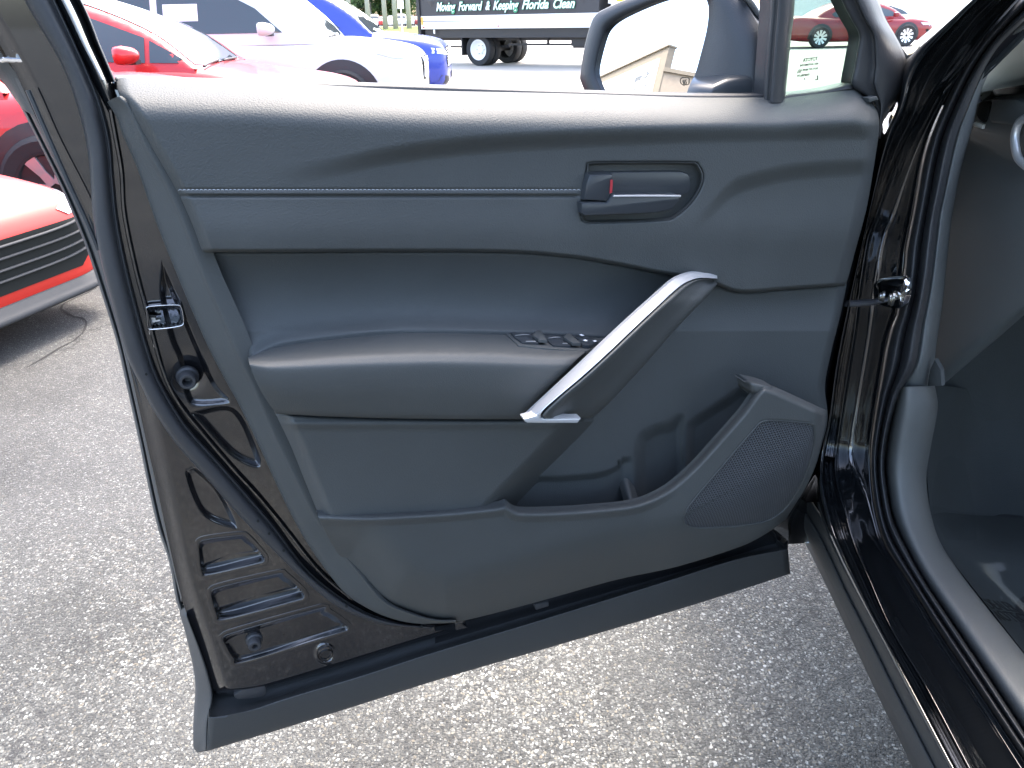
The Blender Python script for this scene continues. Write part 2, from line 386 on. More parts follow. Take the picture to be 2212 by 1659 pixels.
cpx = [(214, 620), (200, 626), (185, 634), (170, 640), (142, 654), (136, 660), (132, 667), (140, 672), (149, 677), (160, 684), (175, 687), (184, 692), (188, 700), (184, 710), (179, 720), (168, 728), (159, 737), (130, 752), (99, 770), (60, 792)]
cp = np.array([onz(x+random.uniform(-1.5, 1.5), y+random.uniform(-1, 1), .002) for x, y in cpx]); cw = np.array([random.uniform(.003, .009) for _ in cp]); cw[0] = cw[-1] = .001
ct = np.gradient(cp, axis=0); ct /= np.linalg.norm(ct, axis=1)[:, None]; cs_ = np.stack([-ct[:, 1], ct[:, 0], ct[:, 2]*0], 1)
tag(grid_obj('asphalt_crack', np.stack([cp-cs_*cw[:, None], cp+cs_*cw[:, None]*.7]), plain('crack_dark', (.012, .012, .012), .9)), kind='structure')

# ================================================================== the black car with its open door
car0 = tag(empty('car', (1.4, .2, 0)), 'glossy black crossover with its front door swung wide open', 'car')
O_edge = [(-150, -200), (-60, 20), (0, 155), (45, 232), (69, 279), (132, 406), (182, 525), (218, 631), (251, 737), (271, 823), (300, 953), (319, 1046), (340, 1138), (365, 1213), (380, 1295), (392, 1328)]
skin_poly = [(-40, 60), (45, 232), (132, 406), (182, 525), (218, 631), (251, 737), (271, 823), (300, 953), (319, 1046), (340, 1138), (365, 1213), (385, 1310), (425, 1480), (450, 1600), (1000, 1440), (1690, 1225), (1700, 1150), (1740, 1034), (1765, 900), (1800, 700), (1850, 480), (1880, 280), (1850, 215), (1648, 216), (906, 200), (240, 172), (150, 20)]
door = dplate('door', skin_poly, -.088, .012, M['gloss'], car0, bevel=.004)

# --- inner sheet metal
metal_L = [(-190, -150), (-60, 0), (40, 170), (100, 300), (165, 425), (215, 540), (258, 700), (287, 823), (315, 950), (340, 1060), (368, 1190), (392, 1290), (428, 1400), (452, 1475), (470, 1500)]
L_out = [(231, 220), (253, 256), (265, 290), (298, 366), (341, 486), (397, 625), (450, 747), (489, 823), (517, 874), (565, 974), (610, 1072), (652, 1152), (690, 1210), (742, 1276), (792, 1312), (840, 1334), (900, 1347), (985, 1346)]
L_mid = [(246, 212), (272, 240), (310, 320), (352, 400), (388, 480), (430, 590), (475, 690), (507, 768), (539, 834), (565, 895), (591, 953), (631, 1033), (666, 1104), (697, 1152), (740, 1207), (768, 1239), (824, 1301), (880, 1327), (935, 1342), (985, 1343)]
sealL = [(-45, -200), (52, 0), (128, 131), (167, 232), (190, 336), (202, 479), (218, 565), (241, 654), (274, 770), (303, 829), (327, 879), (380, 959), (446, 1033), (512, 1109), (584, 1183), (660, 1256), (726, 1309), (775, 1332), (823, 1348), (930, 1358)]
sealR = [(30, -200), (122, 0), (208, 196), (238, 298), (245, 373), (255, 472), (274, 572), (298, 671), (331, 787), (353, 837), (401, 916), (465, 988), (528, 1059), (591, 1133), (660, 1226), (726, 1282), (792, 1322), (850, 1342), (890, 1350), (940, 1353)]
pock1 = [(428, 1180), (440, 1167), (520, 1157), (535, 1163), (568, 1200), (571, 1211), (560, 1216), (450, 1241), (435, 1235)]
pock2 = [(455, 1285), (470, 1270), (600, 1240), (615, 1243), (653, 1278), (656, 1292), (640, 1298), (485, 1338), (468, 1330)]
pock3 = [(482, 1385), (500, 1368), (690, 1315), (702, 1318), (748, 1350), (750, 1362), (730, 1368), (525, 1430), (505, 1424)]
tri1 = [(408, 1010), (425, 1008), (470, 1050), (500, 1100), (515, 1135), (508, 1142), (450, 1122), (420, 1085), (398, 1020)]
cav1 = [(400, 890), (505, 878), (560, 975), (560, 1010), (500, 985), (425, 905)]
cav2 = [(350, 560), (385, 640), (432, 752), (470, 830), (500, 868), (420, 876), (398, 850), (385, 780), (365, 730), (345, 640)]
holeL = [(318, 668), (325, 664), (380, 661), (390, 668), (394, 690), (388, 702), (330, 709), (322, 705)]
def metal_w(px, py):
    w = np.full(px.shape, -.036)
    w += -.010*(1-sst(0, 40, px-xat(metal_L, py)))
    w -= .006*sst(0, 14, sdf(px, py, tri1, 50)) + .007*sst(0, 16, sdf(px, py, cav1, 50)) + .006*sst(0, 14, sdf(px, py, cav2, 60))
    w -= .02*sst(-1, 4, sdf(px, py, holeL)) 
    rr = np.hypot(px-703, py-1412); w += .003*np.exp(-((rr-19)/3.)**2) - .003*np.exp(-(rr/12.)**2)
    rr = np.hypot((px-548), (py-1378)); w -= .004*np.exp(-(rr/26.)**2)
    rr = np.hypot((px-407), (py-808)); w -= .006*np.exp(-(rr/30.)**2)
    yb = yat([(470, 1500), (560, 1490), (700, 1450), (823, 1412), (985, 1362)], px); w -= .010*(1-sst(0, 10, yb-py))
    return w
ip = relief('inner_panel', [(-190, -150), (-60, -150), (50, -150)], [(470, 1500), (560, 1490), (700, 1450), (823, 1412), (985, 1362)], metal_L, [(50, -150), (130, 20), (200, 160)]+[(x+6, y) for x, y in L_out[:-1]]+[(985, 1362)], 250, 480, metal_w, M['inner_paint'], door)
ipg = coons([(-190, -150), (-60, -150), (50, -150)], [(470, 1500), (560, 1490), (700, 1450), (823, 1412), (985, 1362)], metal_L, [(50, -150), (130, 20), (200, 160)]+[(x+6, y) for x, y in L_out[:-1]]+[(985, 1362)], 250, 480)
bm = bmesh.new(); bm.from_mesh(ip.data); bm.verts.ensure_lookup_table()          # openings for the stamped recesses
near = np.maximum.reduce([sdf(ipg[..., 0], ipg[..., 1], P, 60) for P in (pock1, pock2, pock3)]).ravel() > -2.5
kill = [f_ for f_ in bm.faces if any(v.index < near.size and near[v.index] for v in f_.verts)]
bmesh.ops.delete(bm, geom=kill, context='FACES_ONLY'); bm.to_mesh(ip.data); bm.free()
# stamped recesses with a sloping lower ledge
for P, dp, hb in ((pock1, .0105, 14), (pock2, .0125, 17), (pock3, .0060, 8.5)):
    pc = crv(P+[P[0]], 72); cc = pc.mean(0); sl_ = (P[5][1]-P[7][1])/(P[5][0]-P[7][0])
    ins = []
    for q in pc:
        v = cc-q; below = q[1]-cc[1]-sl_*(q[0]-cc[0])
        dx = 5.5*np.sign(v[0])*min(1, abs(v[0])/40.); dy = -hb*float(sst(8, 22, np.array(below)))+5*float(sst(8, 22, np.array(-below)))
        ins.append((q[0]+dx, q[1]+dy))
    ins = np.array(ins)
    tg = np.gradient(np.vstack([pc[-2], pc, pc[1]]), axis=0)[1:-1]; tg /= np.linalg.norm(tg, axis=1)[:, None]; no = np.stack([tg[:, 1], -tg[:, 0]], 1)
    if ((pc+no*2-cc)**2).sum() < ((pc-cc)**2).sum(): no = -no
    loft('stamped_recess', [([tuple(q) for q in pc+no*10], -.0364), ([tuple(q) for q in pc+no*9], -.03575), ([tuple(q) for q in pc+no*2], -.03575), ([tuple(q) for q in pc], -.0362), ([tuple(q) for q in pc*.9+ins*.1], -.0358-dp*.09), ([tuple(q) for q in pc*.1+ins*.9], -.0358-dp*.93), ([tuple(q) for q in ins], -.0358-dp), ([tuple(q) for q in cc+(ins-cc)*.9], -.0358-dp), ([tuple(q) for q in cc+(ins-cc)*.02], -.0358-dp)], 72, 2, M['inner_paint'], door)
# outer hem with its two ridges, and the shut flange of the upper frame
loft('door_hem', [(O_edge[2:], -.080), ([(x+5, y-1) for x, y in O_edge[2:]], -.070), ([(x+10, y-2) for x, y in O_edge[2:]], -.074), ([(x*.35+mx*.65, y*.35+my*.65) for (x, y), (mx, my) in zip([tuple(c) for c in crv(O_edge[2:], 13)], [tuple(c) for c in crv(metal_L[2:12], 13)])], -.056), (metal_L[2:12], -.046)], 90, 4, M['clad'], door)
dtube('hem_bead', [(60, 195), (110, 310), (150, 400), (185, 475), (212, 540)], -.034, .0022, M['piano'], door, 40)
dtube('hem_bead', [(140, 300), (175, 395), (205, 500), (232, 600), (262, 705), (292, 810), (322, 915), (352, 1040), (380, 1160), (410, 1290), (440, 1400)], -.047, .0025, M['rubber'], door, 60)
# upper frame (rear leg of the window frame) continues above the picture
loft('rear_window_frame', [([(-260, -200), (-170, 0), (-90, 100), (-10, 160), (40, 225)], -.082), ([(-200, -200), (-110, 0), (-40, 110), (15, 165), (55, 240)], -.060), ([(-150, -200), (-60, 0), (0, 110), (45, 175), (75, 250)], -.047)], 60, 5, M['clad'], door)
loft('frame_bright_flange', [([(10, -200), (110, 0), (165, 110), (205, 190), (234, 245)], -.038), ([(25, -200), (133, 0), (180, 100), (216, 180), (240, 235)], -.024), ([(40, -200), (149, 0), (193, 98), (229, 176), (246, 225)], -.026), ([(55, -200), (166, 0), (208, 98), (240, 176), (249, 205)], -.052), ([(58, -200), (168, 0), (210, 98), (242, 176), (250, 200)], -.062)], 50, 6, M['gloss'], door)
loft('frame_sky_glint', [([(22, -200), (131, 0), (179, 100), (216, 172)], -.026), ([(28, -200), (137, 0), (184, 99), (221, 172)], -.0195), ([(34, -200), (145, 0), (191, 98), (226, 172)], -.022), ([(38, -200), (149, 0), (195, 98), (229, 172)], -.032)], 40, 4, M['satin'], door)  # satin strip added to stand for the sky's reflection on the gloss frame
loft('glass_run_channel', [([(55, -200), (165, 0), (207, 98), (240, 178)], -.050), ([(62, -200), (172, 0), (213, 98), (246, 177)], -.036), ([(67, -200), (176, 0), (217, 98), (250, 176)], -.044), ([(66, -200), (175, 0), (216, 98), (249, 176)], -.075)], 40, 5, M['rubber'], door)
for P in ([(24, 32), (61, 21), (68, 36), (37, 46)], [(25, 110), (51, 100), (53, 106), (32, 113)]):
    dplate('frame_clip', P, -.040, .02, M['piano'], door, .002)
dtube('check_spring', [(-10, 135), (8, 129), (30, 130), (83, 132)], -.040, .0020, M['chrome'], door, 30)
# weatherstrip
c1 = crv(sealL, 160); c2 = crv(sealR, 160)
rowsW = [(c1, -.037), (c1*.95+c2*.05, -.026), (c1*.80+c2*.20, -.0205), (c1*.45+c2*.55, -.0195), (c1*.26+c2*.74, -.023), (c1*.18+c2*.82, -.027), (c1*.08+c2*.92, -.024), (c2, -.036)]
loft('weatherstrip', [([tuple(p) for p in c[::3]], w) for c, w in rowsW], 170, 3, M['rubber'], door)
for (x, y) in ((567, 800), (522, 1114), (590, 1182), (560, 1140), (726, 1300), (878, 1352)):
    t = min(range(160), key=lambda k: abs(c2[k][1]-y)); q = c1[t]*.5+c2[t]*.5
    dplate('clip_hole', [(q[0]+3*math.cos(a), q[1]+3*math.sin(a)) for a in np.linspace(0, 6.28, 9)[:-1]], -.0188, .002, M['dark_print'], door, 0)
dtube('drip_bead', [(236, 225), (248, 290), (262, 370), (268, 460), (290, 570), (316, 670), (348, 790), (380, 862), (430, 928), (500, 1010), (560, 1075), (620, 1148), (690, 1235), (760, 1295)], -.031, .0018, M['gloss'], door, 80)
# latch, bumpers, plug, flange bolts
hl = crv(holeL+[holeL[0]], 60)
ol = [(314, 664), (324, 660), (383, 657), (394, 665), (398, 692), (391, 706), (330, 714), (318, 708)]
ol_c = crv(ol+[ol[0]], 60)
loft('latch_surround', [([tuple(p) for p in ol_c], -.030), ([tuple(p) for p in ol_c*.5+hl*.5], -.027), ([tuple(p) for p in hl], -.034), ([tuple(p) for p in hl], -.06)], 60, 3, M['chrome'], door)
dplate('latch_claw', [(318, 686), (336, 686), (337, 691), (346, 689), (347, 694), (336, 696), (330, 700), (320, 702)], -.042, .008, M['steel'], door, .001)
for P in ([(298, 610), (303, 614), (306, 636), (301, 632)], [(318, 704), (323, 708), (326, 726), (321, 722)], [(328, 726), (332, 729), (336, 754), (331, 750)]):
    dplate('latch_bolt', P, -.030, .006, M['chrome'], door, .001)
def puck(name, x, y, w0, r, h, mat, hole=.4, tilt=None):
    c = Dv(np.array([x]), np.array([y]), np.array([w0]))[0]; a = DU; bq = np.array([0, 0, 1.]); nn = DN if tilt is None else np.array(tilt)
    prof = [(r*1.25, 0), (r*1.22, h*.25), (r, h*.35), (r*.95, h*.9), (r*.82, h), (r*hole*1.25, h), (r*hole, h*.8), (r*hole*.9, h*.35), (0, h*.3)]
    V, F, k = [], [], 28
    for rr, hh in prof:
        for j in range(k): th = 2*math.pi*j/k; V.append(c+rr*(math.cos(th)*a+math.sin(th)*bq)+nn*hh)
    for i in range(len(prof)-1):
        for j in range(k): F.append((i*k+j, i*k+(j+1) % k, (i+1)*k+(j+1) % k, (i+1)*k+j))
    return mesh_obj(name, V, F, mat, door, sharp=40)
puck('rubber_bumper', 405, 812, -.040, .0095, .017, M['rubber'], .45)
puck('rubber_bumper', 549, 1380, -.042, .0085, .015, M['rubber'], .35)
puck('drain_plug', 703, 1412, -.037, .0095, .004, M['inner_paint'], .75)

# --- trim: flange round the panel
loft('trim_flange', [(L_out, -.034), ([(x+2, y-1) for x, y in L_out], -.016), (L_mid[:-1]+[(985, 1344)], -.004), ([(x+10*min(1, (1350-y)/200.), y-3) for x, y in L_mid[:-1]]+[(985, 1340)], -.0005), ([(x+float(np.interp(y, [212, 300, 1100, 1200, 1343], [16, 46, 46, 24, 6])), y-5) for x, y in L_mid[:-1]]+[(985, 1338)], -.004)], 130, 4, M['hard'], door)
# upper pad
Tp = [(250, 168), (312, 168.5), (549, 176), (658, 182), (906, 195), (1207, 202), (1380, 207), (1499, 211), (1648, 211), (1700, 208), (1770, 199), (1838, 192), (1872, 203)]
S1 = [(438, 545), (600, 545), (900, 544), (1100, 546), (1230, 556), (1330, 572), (1420, 590), (1480, 601), (1540, 613), (1600, 632), (1700, 626), (1826, 617)]
L_in = [(250, 168), (256, 200), (282, 236), (330, 321), (380, 408), (412, 476), (438, 545)]
R_up = [(1872, 203), (1895, 240), (1899, 281), (1889, 351), (1872, 450), (1849, 536), (1835, 590), (1826, 617)]
rec = [(1268, 353), (1300, 350), (1488, 350), (1510, 358), (1520, 380), (1513, 408), (1492, 440), (1460, 468), (1430, 477), (1291, 482), (1261, 480), (1254, 468), (1257, 440)]
def pad_w(px, py):
    d = py-yat(Tp, px)
    w = .018-.064*np.clip(1-d/100., 0, 1)**2.6
    C = yat([(250, 380), (600, 362), (760, 335), (830, 320), (1000, 298), (1200, 284), (1480, 271), (1700, 266), (1910, 262)], px)
    w -= .013*sst(-6, 42, py-C)*sst(560, 950, px)
    arc = yat([(1500, 470), (1545, 425), (1591, 385), (1680, 360), (1760, 349), (1910, 340)], np.clip(px, 1500, 1905))
    w -= .010*sst(-4, 40, py-arc)*sst(1480, 1600, px)
    f = 1-sst(1235, 1262, px)
    w -= .0045*np.exp(-((py-423.5)/3.0)**2)*f + .0018*np.exp(-((py-410)/3.)**2)*f
    w += .004*np.exp(-((py-500)/55.)**2)
    w -= .012*(1-np.clip((yat(S1, px)-py)/8., 0, 1))**2
    w -= .018*(1-np.clip((px-xat(L_in, py))/26., 0, 1))**2
    w -= .025*(1-np.clip((xat(R_up, py)-px)/30., 0, 1))**2
    dr = sdf(px, py, rec, 70)
    w -= .022*sst(-3, 12, dr)
    return w
relief('upper_trim_pad', Tp, S1, L_in, R_up, 560, 190, pad_w, M['leather'], door)
V, F = [], []
for k in range(96):
    x0 = 386+k*9.05; c = np.linspace(x0, x0+7.4, 4); yy = 410.2+.0016*(c-386)*0+np.array([.9, -.4, -.4, .9]); ww = pad_w(c, yy)+np.array([-.0003, .0009, .0009, -.0003])
    v, f = tube_pts(Dv(c, yy, ww), .00062, 5, 1, DN); f = [tuple(i+len(V) for i in q) for q in f]; V += v; F += f
tag(mesh_obj('stitching', V, F, plain('thread_grey', (.30, .31, .32), .7), door), kind='stuff')
# belt moulding behind the pad
Um = [(248, 166), (312, 167), (549, 174.5), (658, 177), (906, 184), (1207, 194.5), (1380, 200), (1492, 203), (1600, 203), (1652, 202)]
loft('belt_moulding', [(Um, -.062), ([(x, y+3) for x, y in Um], -.052), ([(x, y+16) for x, y in Um], -.050)], 70, 3, M['rubber'], door, skirt=-DN*.02)
# release lever in its recess
dplate('lever_cup', rec, -.008, .01, M['hard'], door, .001, 50)
dplate('lever_backplate', [(1300, 372), (1450, 370), (1482, 374), (1492, 388), (1470, 424), (1290, 426)], .000, .006, M['piano'], door, .002, 40)
lev = [(1256, 439), (1266, 437.5), (1312, 437.5), (1323, 422), (1466, 422), (1472, 424), (1469, 434), (1453, 453), (1420, 461), (1263, 467), (1256, 460)]
dplate('release_lever', lev, .017, .022, M['piano'], door, .0032)
dtube('lever_lip', [(1325, 423.5), (1390, 423), (1470, 423.5)], .0172, .0012, M['satin'], door, 20)
dplate('lock_knob', [(1274, 377), (1325, 376), (1326, 382), (1322, 415), (1313, 436), (1262, 433), (1266, 400)], .015, .02, M['piano'], door, .004)
dplate('lock_mark', [(1319, 389), (1324, 389), (1322.5, 416), (1317.5, 418)], .0158, .001, M['red_mark'], door, 0)
rc = crv(rec+[rec[0]], 80); rm = rc.mean(0)
ctr = np.array([1388, 415.])
loft('lever_bezel', [([tuple(p) for p in ctr+(rc-ctr)*.992], .004), ([tuple(p) for p in ctr+(rc-ctr)*.975], .0055), ([tuple(p) for p in ctr+(rc-ctr)*np.array([.95, .92])], -.004), ([tuple(p) for p in ctr+(rc-ctr)*np.array([.945, .91])], -.014)], 90, 4, M['hard'], door)

# --- centre insert (scoop above the armrest, runs down behind the pull and into the pocket)
def ins_w(px, py):
    b1 = yat([(430, 800), (536, 772), (600, 743), (680, 730), (750, 722), (830, 714), (900, 711), (1100, 716), (1300, 726), (1400, 740)], px)
    w = -.010-.012*np.sin(np.clip((py-545)/170., 0, 1)*math.pi)
    w += .018*np.exp(-np.clip((b1-py)/22., 0, 9)**1.4)*(1-sst(1290, 1420, px))
    w += -.004*sst(1300, 1500, px)
    s = yat(S1, px); w -= .014*(1-sst(-14, 6, py-s))
    w += .012*sst(0, 70, sdf(px, py, [(1405, 660), (1412, 628), (1450, 604), (1500, 600), (1480, 640), (1430, 680)], 40)+16)*0
    bot = sdf(px, py, [(1476, 985), (1477, 930), (1492, 903), (1560, 858), (1605, 830), (1640, 870), (1560, 960), (1490, 1040)], 60)
    w -= .014*sst(0, 26, bot)
    bh = sdf(px, py, [(1375, 1090), (1372, 960), (1400, 926), (1440, 913), (1480, 905), (1480, 1060), (1440, 1100)], 60)
    w -= .012*sst(-6, 26, bh)
    pk = yat([(1000, 1040), (1130, 1028), (1210, 1026), (1290, 1019), (1340, 1000), (1368, 984), (1700, 980)], px)
    w -= .012*sst(0, 16, py-pk)*(1-sst(1340, 1375, px))
    w -= .020*(1-np.clip((xat([(1826, 610), (1817, 674), (1794, 767), (1782, 836), (1788, 900), (1778, 950), (1750, 1034), (1700, 1125)], py)-px)/18., 0, 1))**2
    w -= .014*(1-np.clip((px-xat([(432, 540), (485, 650), (536, 775), (600, 900), (686, 1107), (700, 1140)], py))/18., 0, 1))**2
    return w
relief('centre_insert', [(424, 520), (600, 522), (900, 522), (1100, 524), (1230, 534), (1330, 550), (1480, 579), (1540, 592), (1600, 610), (1700, 606), (1832, 597)],
       [(700, 1140), (1100, 1140), (1690, 1120)], [(424, 520), (485, 650), (536, 775), (600, 900), (700, 1140)], [(1832, 597), (1817, 674), (1794, 767), (1782, 836), (1788, 900), (1778, 950), (1750, 1034), (1690, 1120)], 420, 220, ins_w, M['felt'], door)
loft('screw_cover', [([(1407, 662), (1408, 642), (1420, 622), (1440, 609), (1462, 600)], -.022), ([(1412, 662), (1414, 645), (1425, 628), (1444, 614), (1462, 607)], -.016), ([(1450, 660), (1455, 650), (1462, 640), (1470, 630), (1478, 620)], -.013)], 30, 4, M['felt'], door)
dtube('pocket_bead', [(1120, 1029), (1210, 1026.5), (1290, 1020), (1340, 1001), (1366, 985)], -.0300, .0024, M['hard'], door, 40)
dtube('pocket_bead', [(1378, 950), (1400, 926), (1440, 912), (1464, 908), (1500, 882), (1545, 855)], [-.036, -.038, -.036, -.034, -.030, -.028], .0023, M['hard'], door, 40)
dtube('bottle_holder_bead', [(1474, 1000), (1475, 950), (1482, 920), (1500, 898), (1560, 857), (1598, 833)], -.022, .0032, M['hard'], door, 40)
loft('pocket_rib', [([(1326, 1018), (1338, 1050), (1350, 1092)], [-.040, -.010, .020]), ([(1342, 1012), (1354, 1045), (1366, 1090)], [-.030, .002, .036]), ([(1360, 1000), (1368, 1040), (1382, 1088)], [-.040, -.014, .016])], 14, 4, M['hard'], door)
dplate('recycling_mark', [(1384, 1005), (1402, 1004), (1403, 1022), (1385, 1023)], -.048, .001, M['piano'], door, .0003)
dplate('recycling_mark', [(1383, 1042), (1403, 1036), (1403, 1038), (1383, 1044)], -.046, .001, M['satin'], door, 0)

# --- armrest
armR = lambda y: np.interp(y, [700, 727, 748, 778, 800, 850, 893, 905, 912], [1332, 1305, 1284, 1252, 1231, 1180, 1143, 1134, 1132])
def arow(pts, w):
    y = pts[-1][1]; xe = float(armR(y)); return (list(pts)+[(xe-16, y), (xe-4, y), (xe+14, y)], [w]*len(pts)+[w-.001, w-.010, w-.045])
loft('armrest', [
    arow([(536, 771), (560, 757), (600, 743), (680, 729), (750, 721), (830, 713), (900, 710), (1100, 715), (1220, 721)], -.012),
    arow([(536, 773), (565, 763), (610, 752), (690, 741), (760, 734), (840, 727), (910, 724), (1090, 727), (1210, 733)], .018),
    arow([(536.5, 775), (575, 769), (630, 762), (710, 754), (780, 749), (860, 744), (930, 742), (1080, 744), (1195, 749)], .055),
    arow([(537, 778), (580, 777), (640, 773), (720, 767), (790, 763), (870, 760), (940, 759), (1070, 761), (1180, 766)], .082),
    arow([(538, 783), (583, 787), (645, 785), (725, 781), (800, 778), (880, 776), (950, 775), (1060, 777), (1165, 781)], .092),
    arow([(541, 792), (588, 802), (650, 802), (730, 799), (805, 797), (885, 795), (955, 794), (1055, 796), (1150, 799)], .096),
    arow([(556, 830), (605, 842), (665, 844), (740, 843), (815, 842), (890, 841), (960, 841), (1040, 842), (1120, 844)], .094),
    arow([(578, 868), (625, 876), (680, 880), (750, 883), (820, 884), (895, 886), (960, 887), (1030, 888), (1090, 889)], .086),
    arow([(592, 887), (640, 892), (695, 896), (760, 898), (825, 900), (895, 901), (960, 902), (1025, 903), (1080, 903)], .080),
    arow([(596, 893), (645, 896), (700, 899), (762, 901), (828, 903), (897, 904.5), (962, 905), (1025, 905.5), (1078, 905.5)], .072),
    arow([(596, 893), (645, 896), (700, 899), (762, 901), (828, 903), (897, 904.5), (962, 905), (1025, 905.5), (1078, 905.5)], .045)], 150, 6, M['soft'], door)
# lower trim below the armrest, rolls away behind the pull
def low_w(px, py):
    edge = np.interp(py, [860, 880, 930, 995, 1055, 1090, 1120], [1312, 1295, 1252, 1190, 1130, 1098, 1080])
    d = edge-px
    w = .064-.008*sst(905, 1105, py)-.10*(1-sst(-75, 60, d))
    w -= .008*(1-sst(-4, 6, py-yat([(596, 893), (700, 899), (828, 903), (962, 905), (1140, 905.5), (1400, 905)], px)))
    w += .004*np.exp(-((py-916)/9.)**2)*(d > 60)
    w -= .03*(1-np.clip((px-xat([(590, 885), (626, 958), (655, 1030), (690, 1115)], py))/36., 0, 1))**2
    return w
relief('lower_trim', [(592, 888), (700, 896), (828, 900), (1000, 902), (1140, 902), (1345, 880)], [(690, 1116), (900, 1116), (1100, 1116), (1150, 1112)], [(592, 888), (626, 958), (655, 1030), (690, 1116)], [(1345, 880), (1300, 940), (1235, 1010), (1180, 1070), (1150, 1112)], 240, 90, low_w, M['hard'], door)
# map pocket front with the speaker pod
rim = [(684, 1108), (800, 1109), (950, 1101), (1050, 1092), (1082, 1087), (1094, 1084), (1108, 1094), (1128, 1100), (1200, 1099), (1290, 1093), (1360, 1085), (1405, 1071), (1450, 1045), (1500, 1000), (1550, 945), (1600, 888), (1626, 852), (1645, 832), (1665, 834), (1700, 848), (1787, 888)]
bot = [(745, 1215), (768, 1240), (824, 1301), (880, 1327), (935, 1342), (990, 1343), (1140, 1306), (1326, 1254), (1459, 1225), (1591, 1184), (1650, 1156), (1698, 1121)]
grille_poly = [(1476, 1118), (1484, 1135), (1528, 1140), (1632, 1131), (1677, 1114), (1709, 1083), (1740, 1027), (1757, 965), (1759, 927), (1747, 914), (1667, 908), (1646, 911), (1632, 923), (1563, 1003), (1493, 1086)]
rim_poly = crv(rim, 120); rim_loop = np.vstack([rim_poly, [(1850, 1500), (500, 1500), (500, 1108)]])
bot_c = crv(bot, 120); bot_loop = np.vstack([bot_c, [(1900, 1000), (1900, 600), (500, 600), (500, 1100)]])
def pocket_w(px, py):
    dr = np.clip(sdf(px, py, rim_loop), 0, None); db = np.clip(sdf(px, py, bot_loop), 0, None)
    w = .070-.016*sst(0, 260, py-1080)+.006*sst(1450, 1700, px)
    w -= .016*np.clip(1-dr/17., 0, 1)**2
    w -= .006*sst(10, 30, dr)*(1-sst(1380, 1480, px))
    w -= .070*np.clip(1-db/120., 0, 1)**2.2
    dg = sdf(px, py, grille_poly, 80); w -= .0035*sst(-2.5, 2.5, dg)
    rx = xat([(1787, 888), (1778, 937), (1750, 1034), (1698, 1121)], py); w -= .03*np.clip(1-(rx-px)/30., 0, 1)**2*(px > 1600)
    return w
relief('map_pocket', rim, bot, [(684, 1108), (700, 1145), (720, 1180), (745, 1215)], [(1787, 888), (1778, 937), (1750, 1034), (1698, 1121)], 620, 130, pocket_w, M['hard'], door, skirt=.006)
loft('pocket_lip', [([(1607, 822), (1620, 822), (1645, 827), (1668, 834)], [.040, .050, .056, .058]), ([(1608, 825), (1622, 826), (1645, 831), (1668, 838)], [.048, .060, .066, .066]), ([(1612, 833), (1624, 836), (1642, 840), (1660, 846)], [.050, .063, .068, .068]), ([(1614, 842), (1624, 848), (1636, 852), (1648, 858)], [.050, .060, .064, .066]), ([(1614, 846), (1622, 854), (1632, 860), (1640, 866)], [.030, .040, .044, .046])], 16, 5, M['hard'], door, skirt=-DN*.02)
gp = crv(grille_poly+[grille_poly[0]], 120)[:-1]; gc = gp.mean(0)
gg = np.array([gc+(gp-gc)*s for s in np.linspace(.0, .985, 26)])
gw = pocket_w(gg[..., 0], gg[..., 1])
gw = np.minimum(gw, .058)+.0012
gw = np.array([[pocket_w(np.array([p[0]]), np.array([p[1]]))[0] for p in rr] for rr in gg[::5]]) if False else pocket_w(gg[..., 0], gg[..., 1])+.0012
go = grid_obj('speaker_grille', Dv(gg[..., 0], gg[..., 1], gw), M['speaker'], door)
uvl = go.data.uv_layers.new(name='uv')
for lp in go.data.loops:
    q = np.array(go.data.vertices[lp.vertex_index].co)-DO; uvl.data[lp.index].uv = (q @ DU, q[2])
go2 = crv(grille_poly+[grille_poly[0]], 130)
tube('grille_ring', Dv(go2[:, 0], go2[:, 1], pocket_w(go2[:, 0], go2[:, 1])+.0006), .0011, M['hard'], door, 6, 1, DN)

# --- pull handle: satin strip + grained grip
so_e = [(1131, 906), (1136, 895), (1206, 829.6), (1260, 779), (1315, 727), (1369, 677), (1424, 628), (1451, 604.5), (1473, 593.6), (1495, 588), (1520, 589), (1549, 592)]
si_e = [(1168, 908), (1172, 888), (1209, 854), (1260, 811), (1315, 761), (1369, 709.5), (1424, 658), (1450, 634), (1473, 615), (1495, 604), (1517, 600), (1550, 602)]
wl = np.array([.124, .129, .133, .133, .127, .113, .094, .077, .060, .045, .031, .013])
oc, ic = np.array(so_e), np.array(si_e)
loft('pull_strip', [(so_e, wl-.028), ([tuple(p) for p in oc*.95+ic*.05], wl-.021), ([tuple(p) for p in oc*.5+ic*.5], wl-.0105), ([tuple(p) for p in oc*.04+ic*.96], wl-.001), (si_e, wl-.004), (si_e, wl-.012)], 90, 3, M['satin'], door, skirt=-DN*.003)
foot = [(1132, 905), (1134, 911), (1140, 914.5), (1248, 915), (1256, 904.5), (1176, 904.5), (1168, 901), (1160, 897)]
dplate('pull_foot', foot, .124, .012, M['satin'], door, .002)
gr_e = [(1274, 903), (1287, 894), (1315, 868), (1342, 840), (1397, 780), (1451, 718), (1506, 660), (1530, 634), (1545, 617), (1550, 610), (1553, 607), (1555, 604.5)]
gi = np.array([(1176, 903), (1172, 893), (1209, 856.5), (1260, 813.5), (1315, 763.5), (1369, 712), (1424, 660.5), (1450, 636.5), (1473, 617.5), (1495, 606.5), (1517, 602.5), (1550, 603)]); ge = np.array(gr_e)
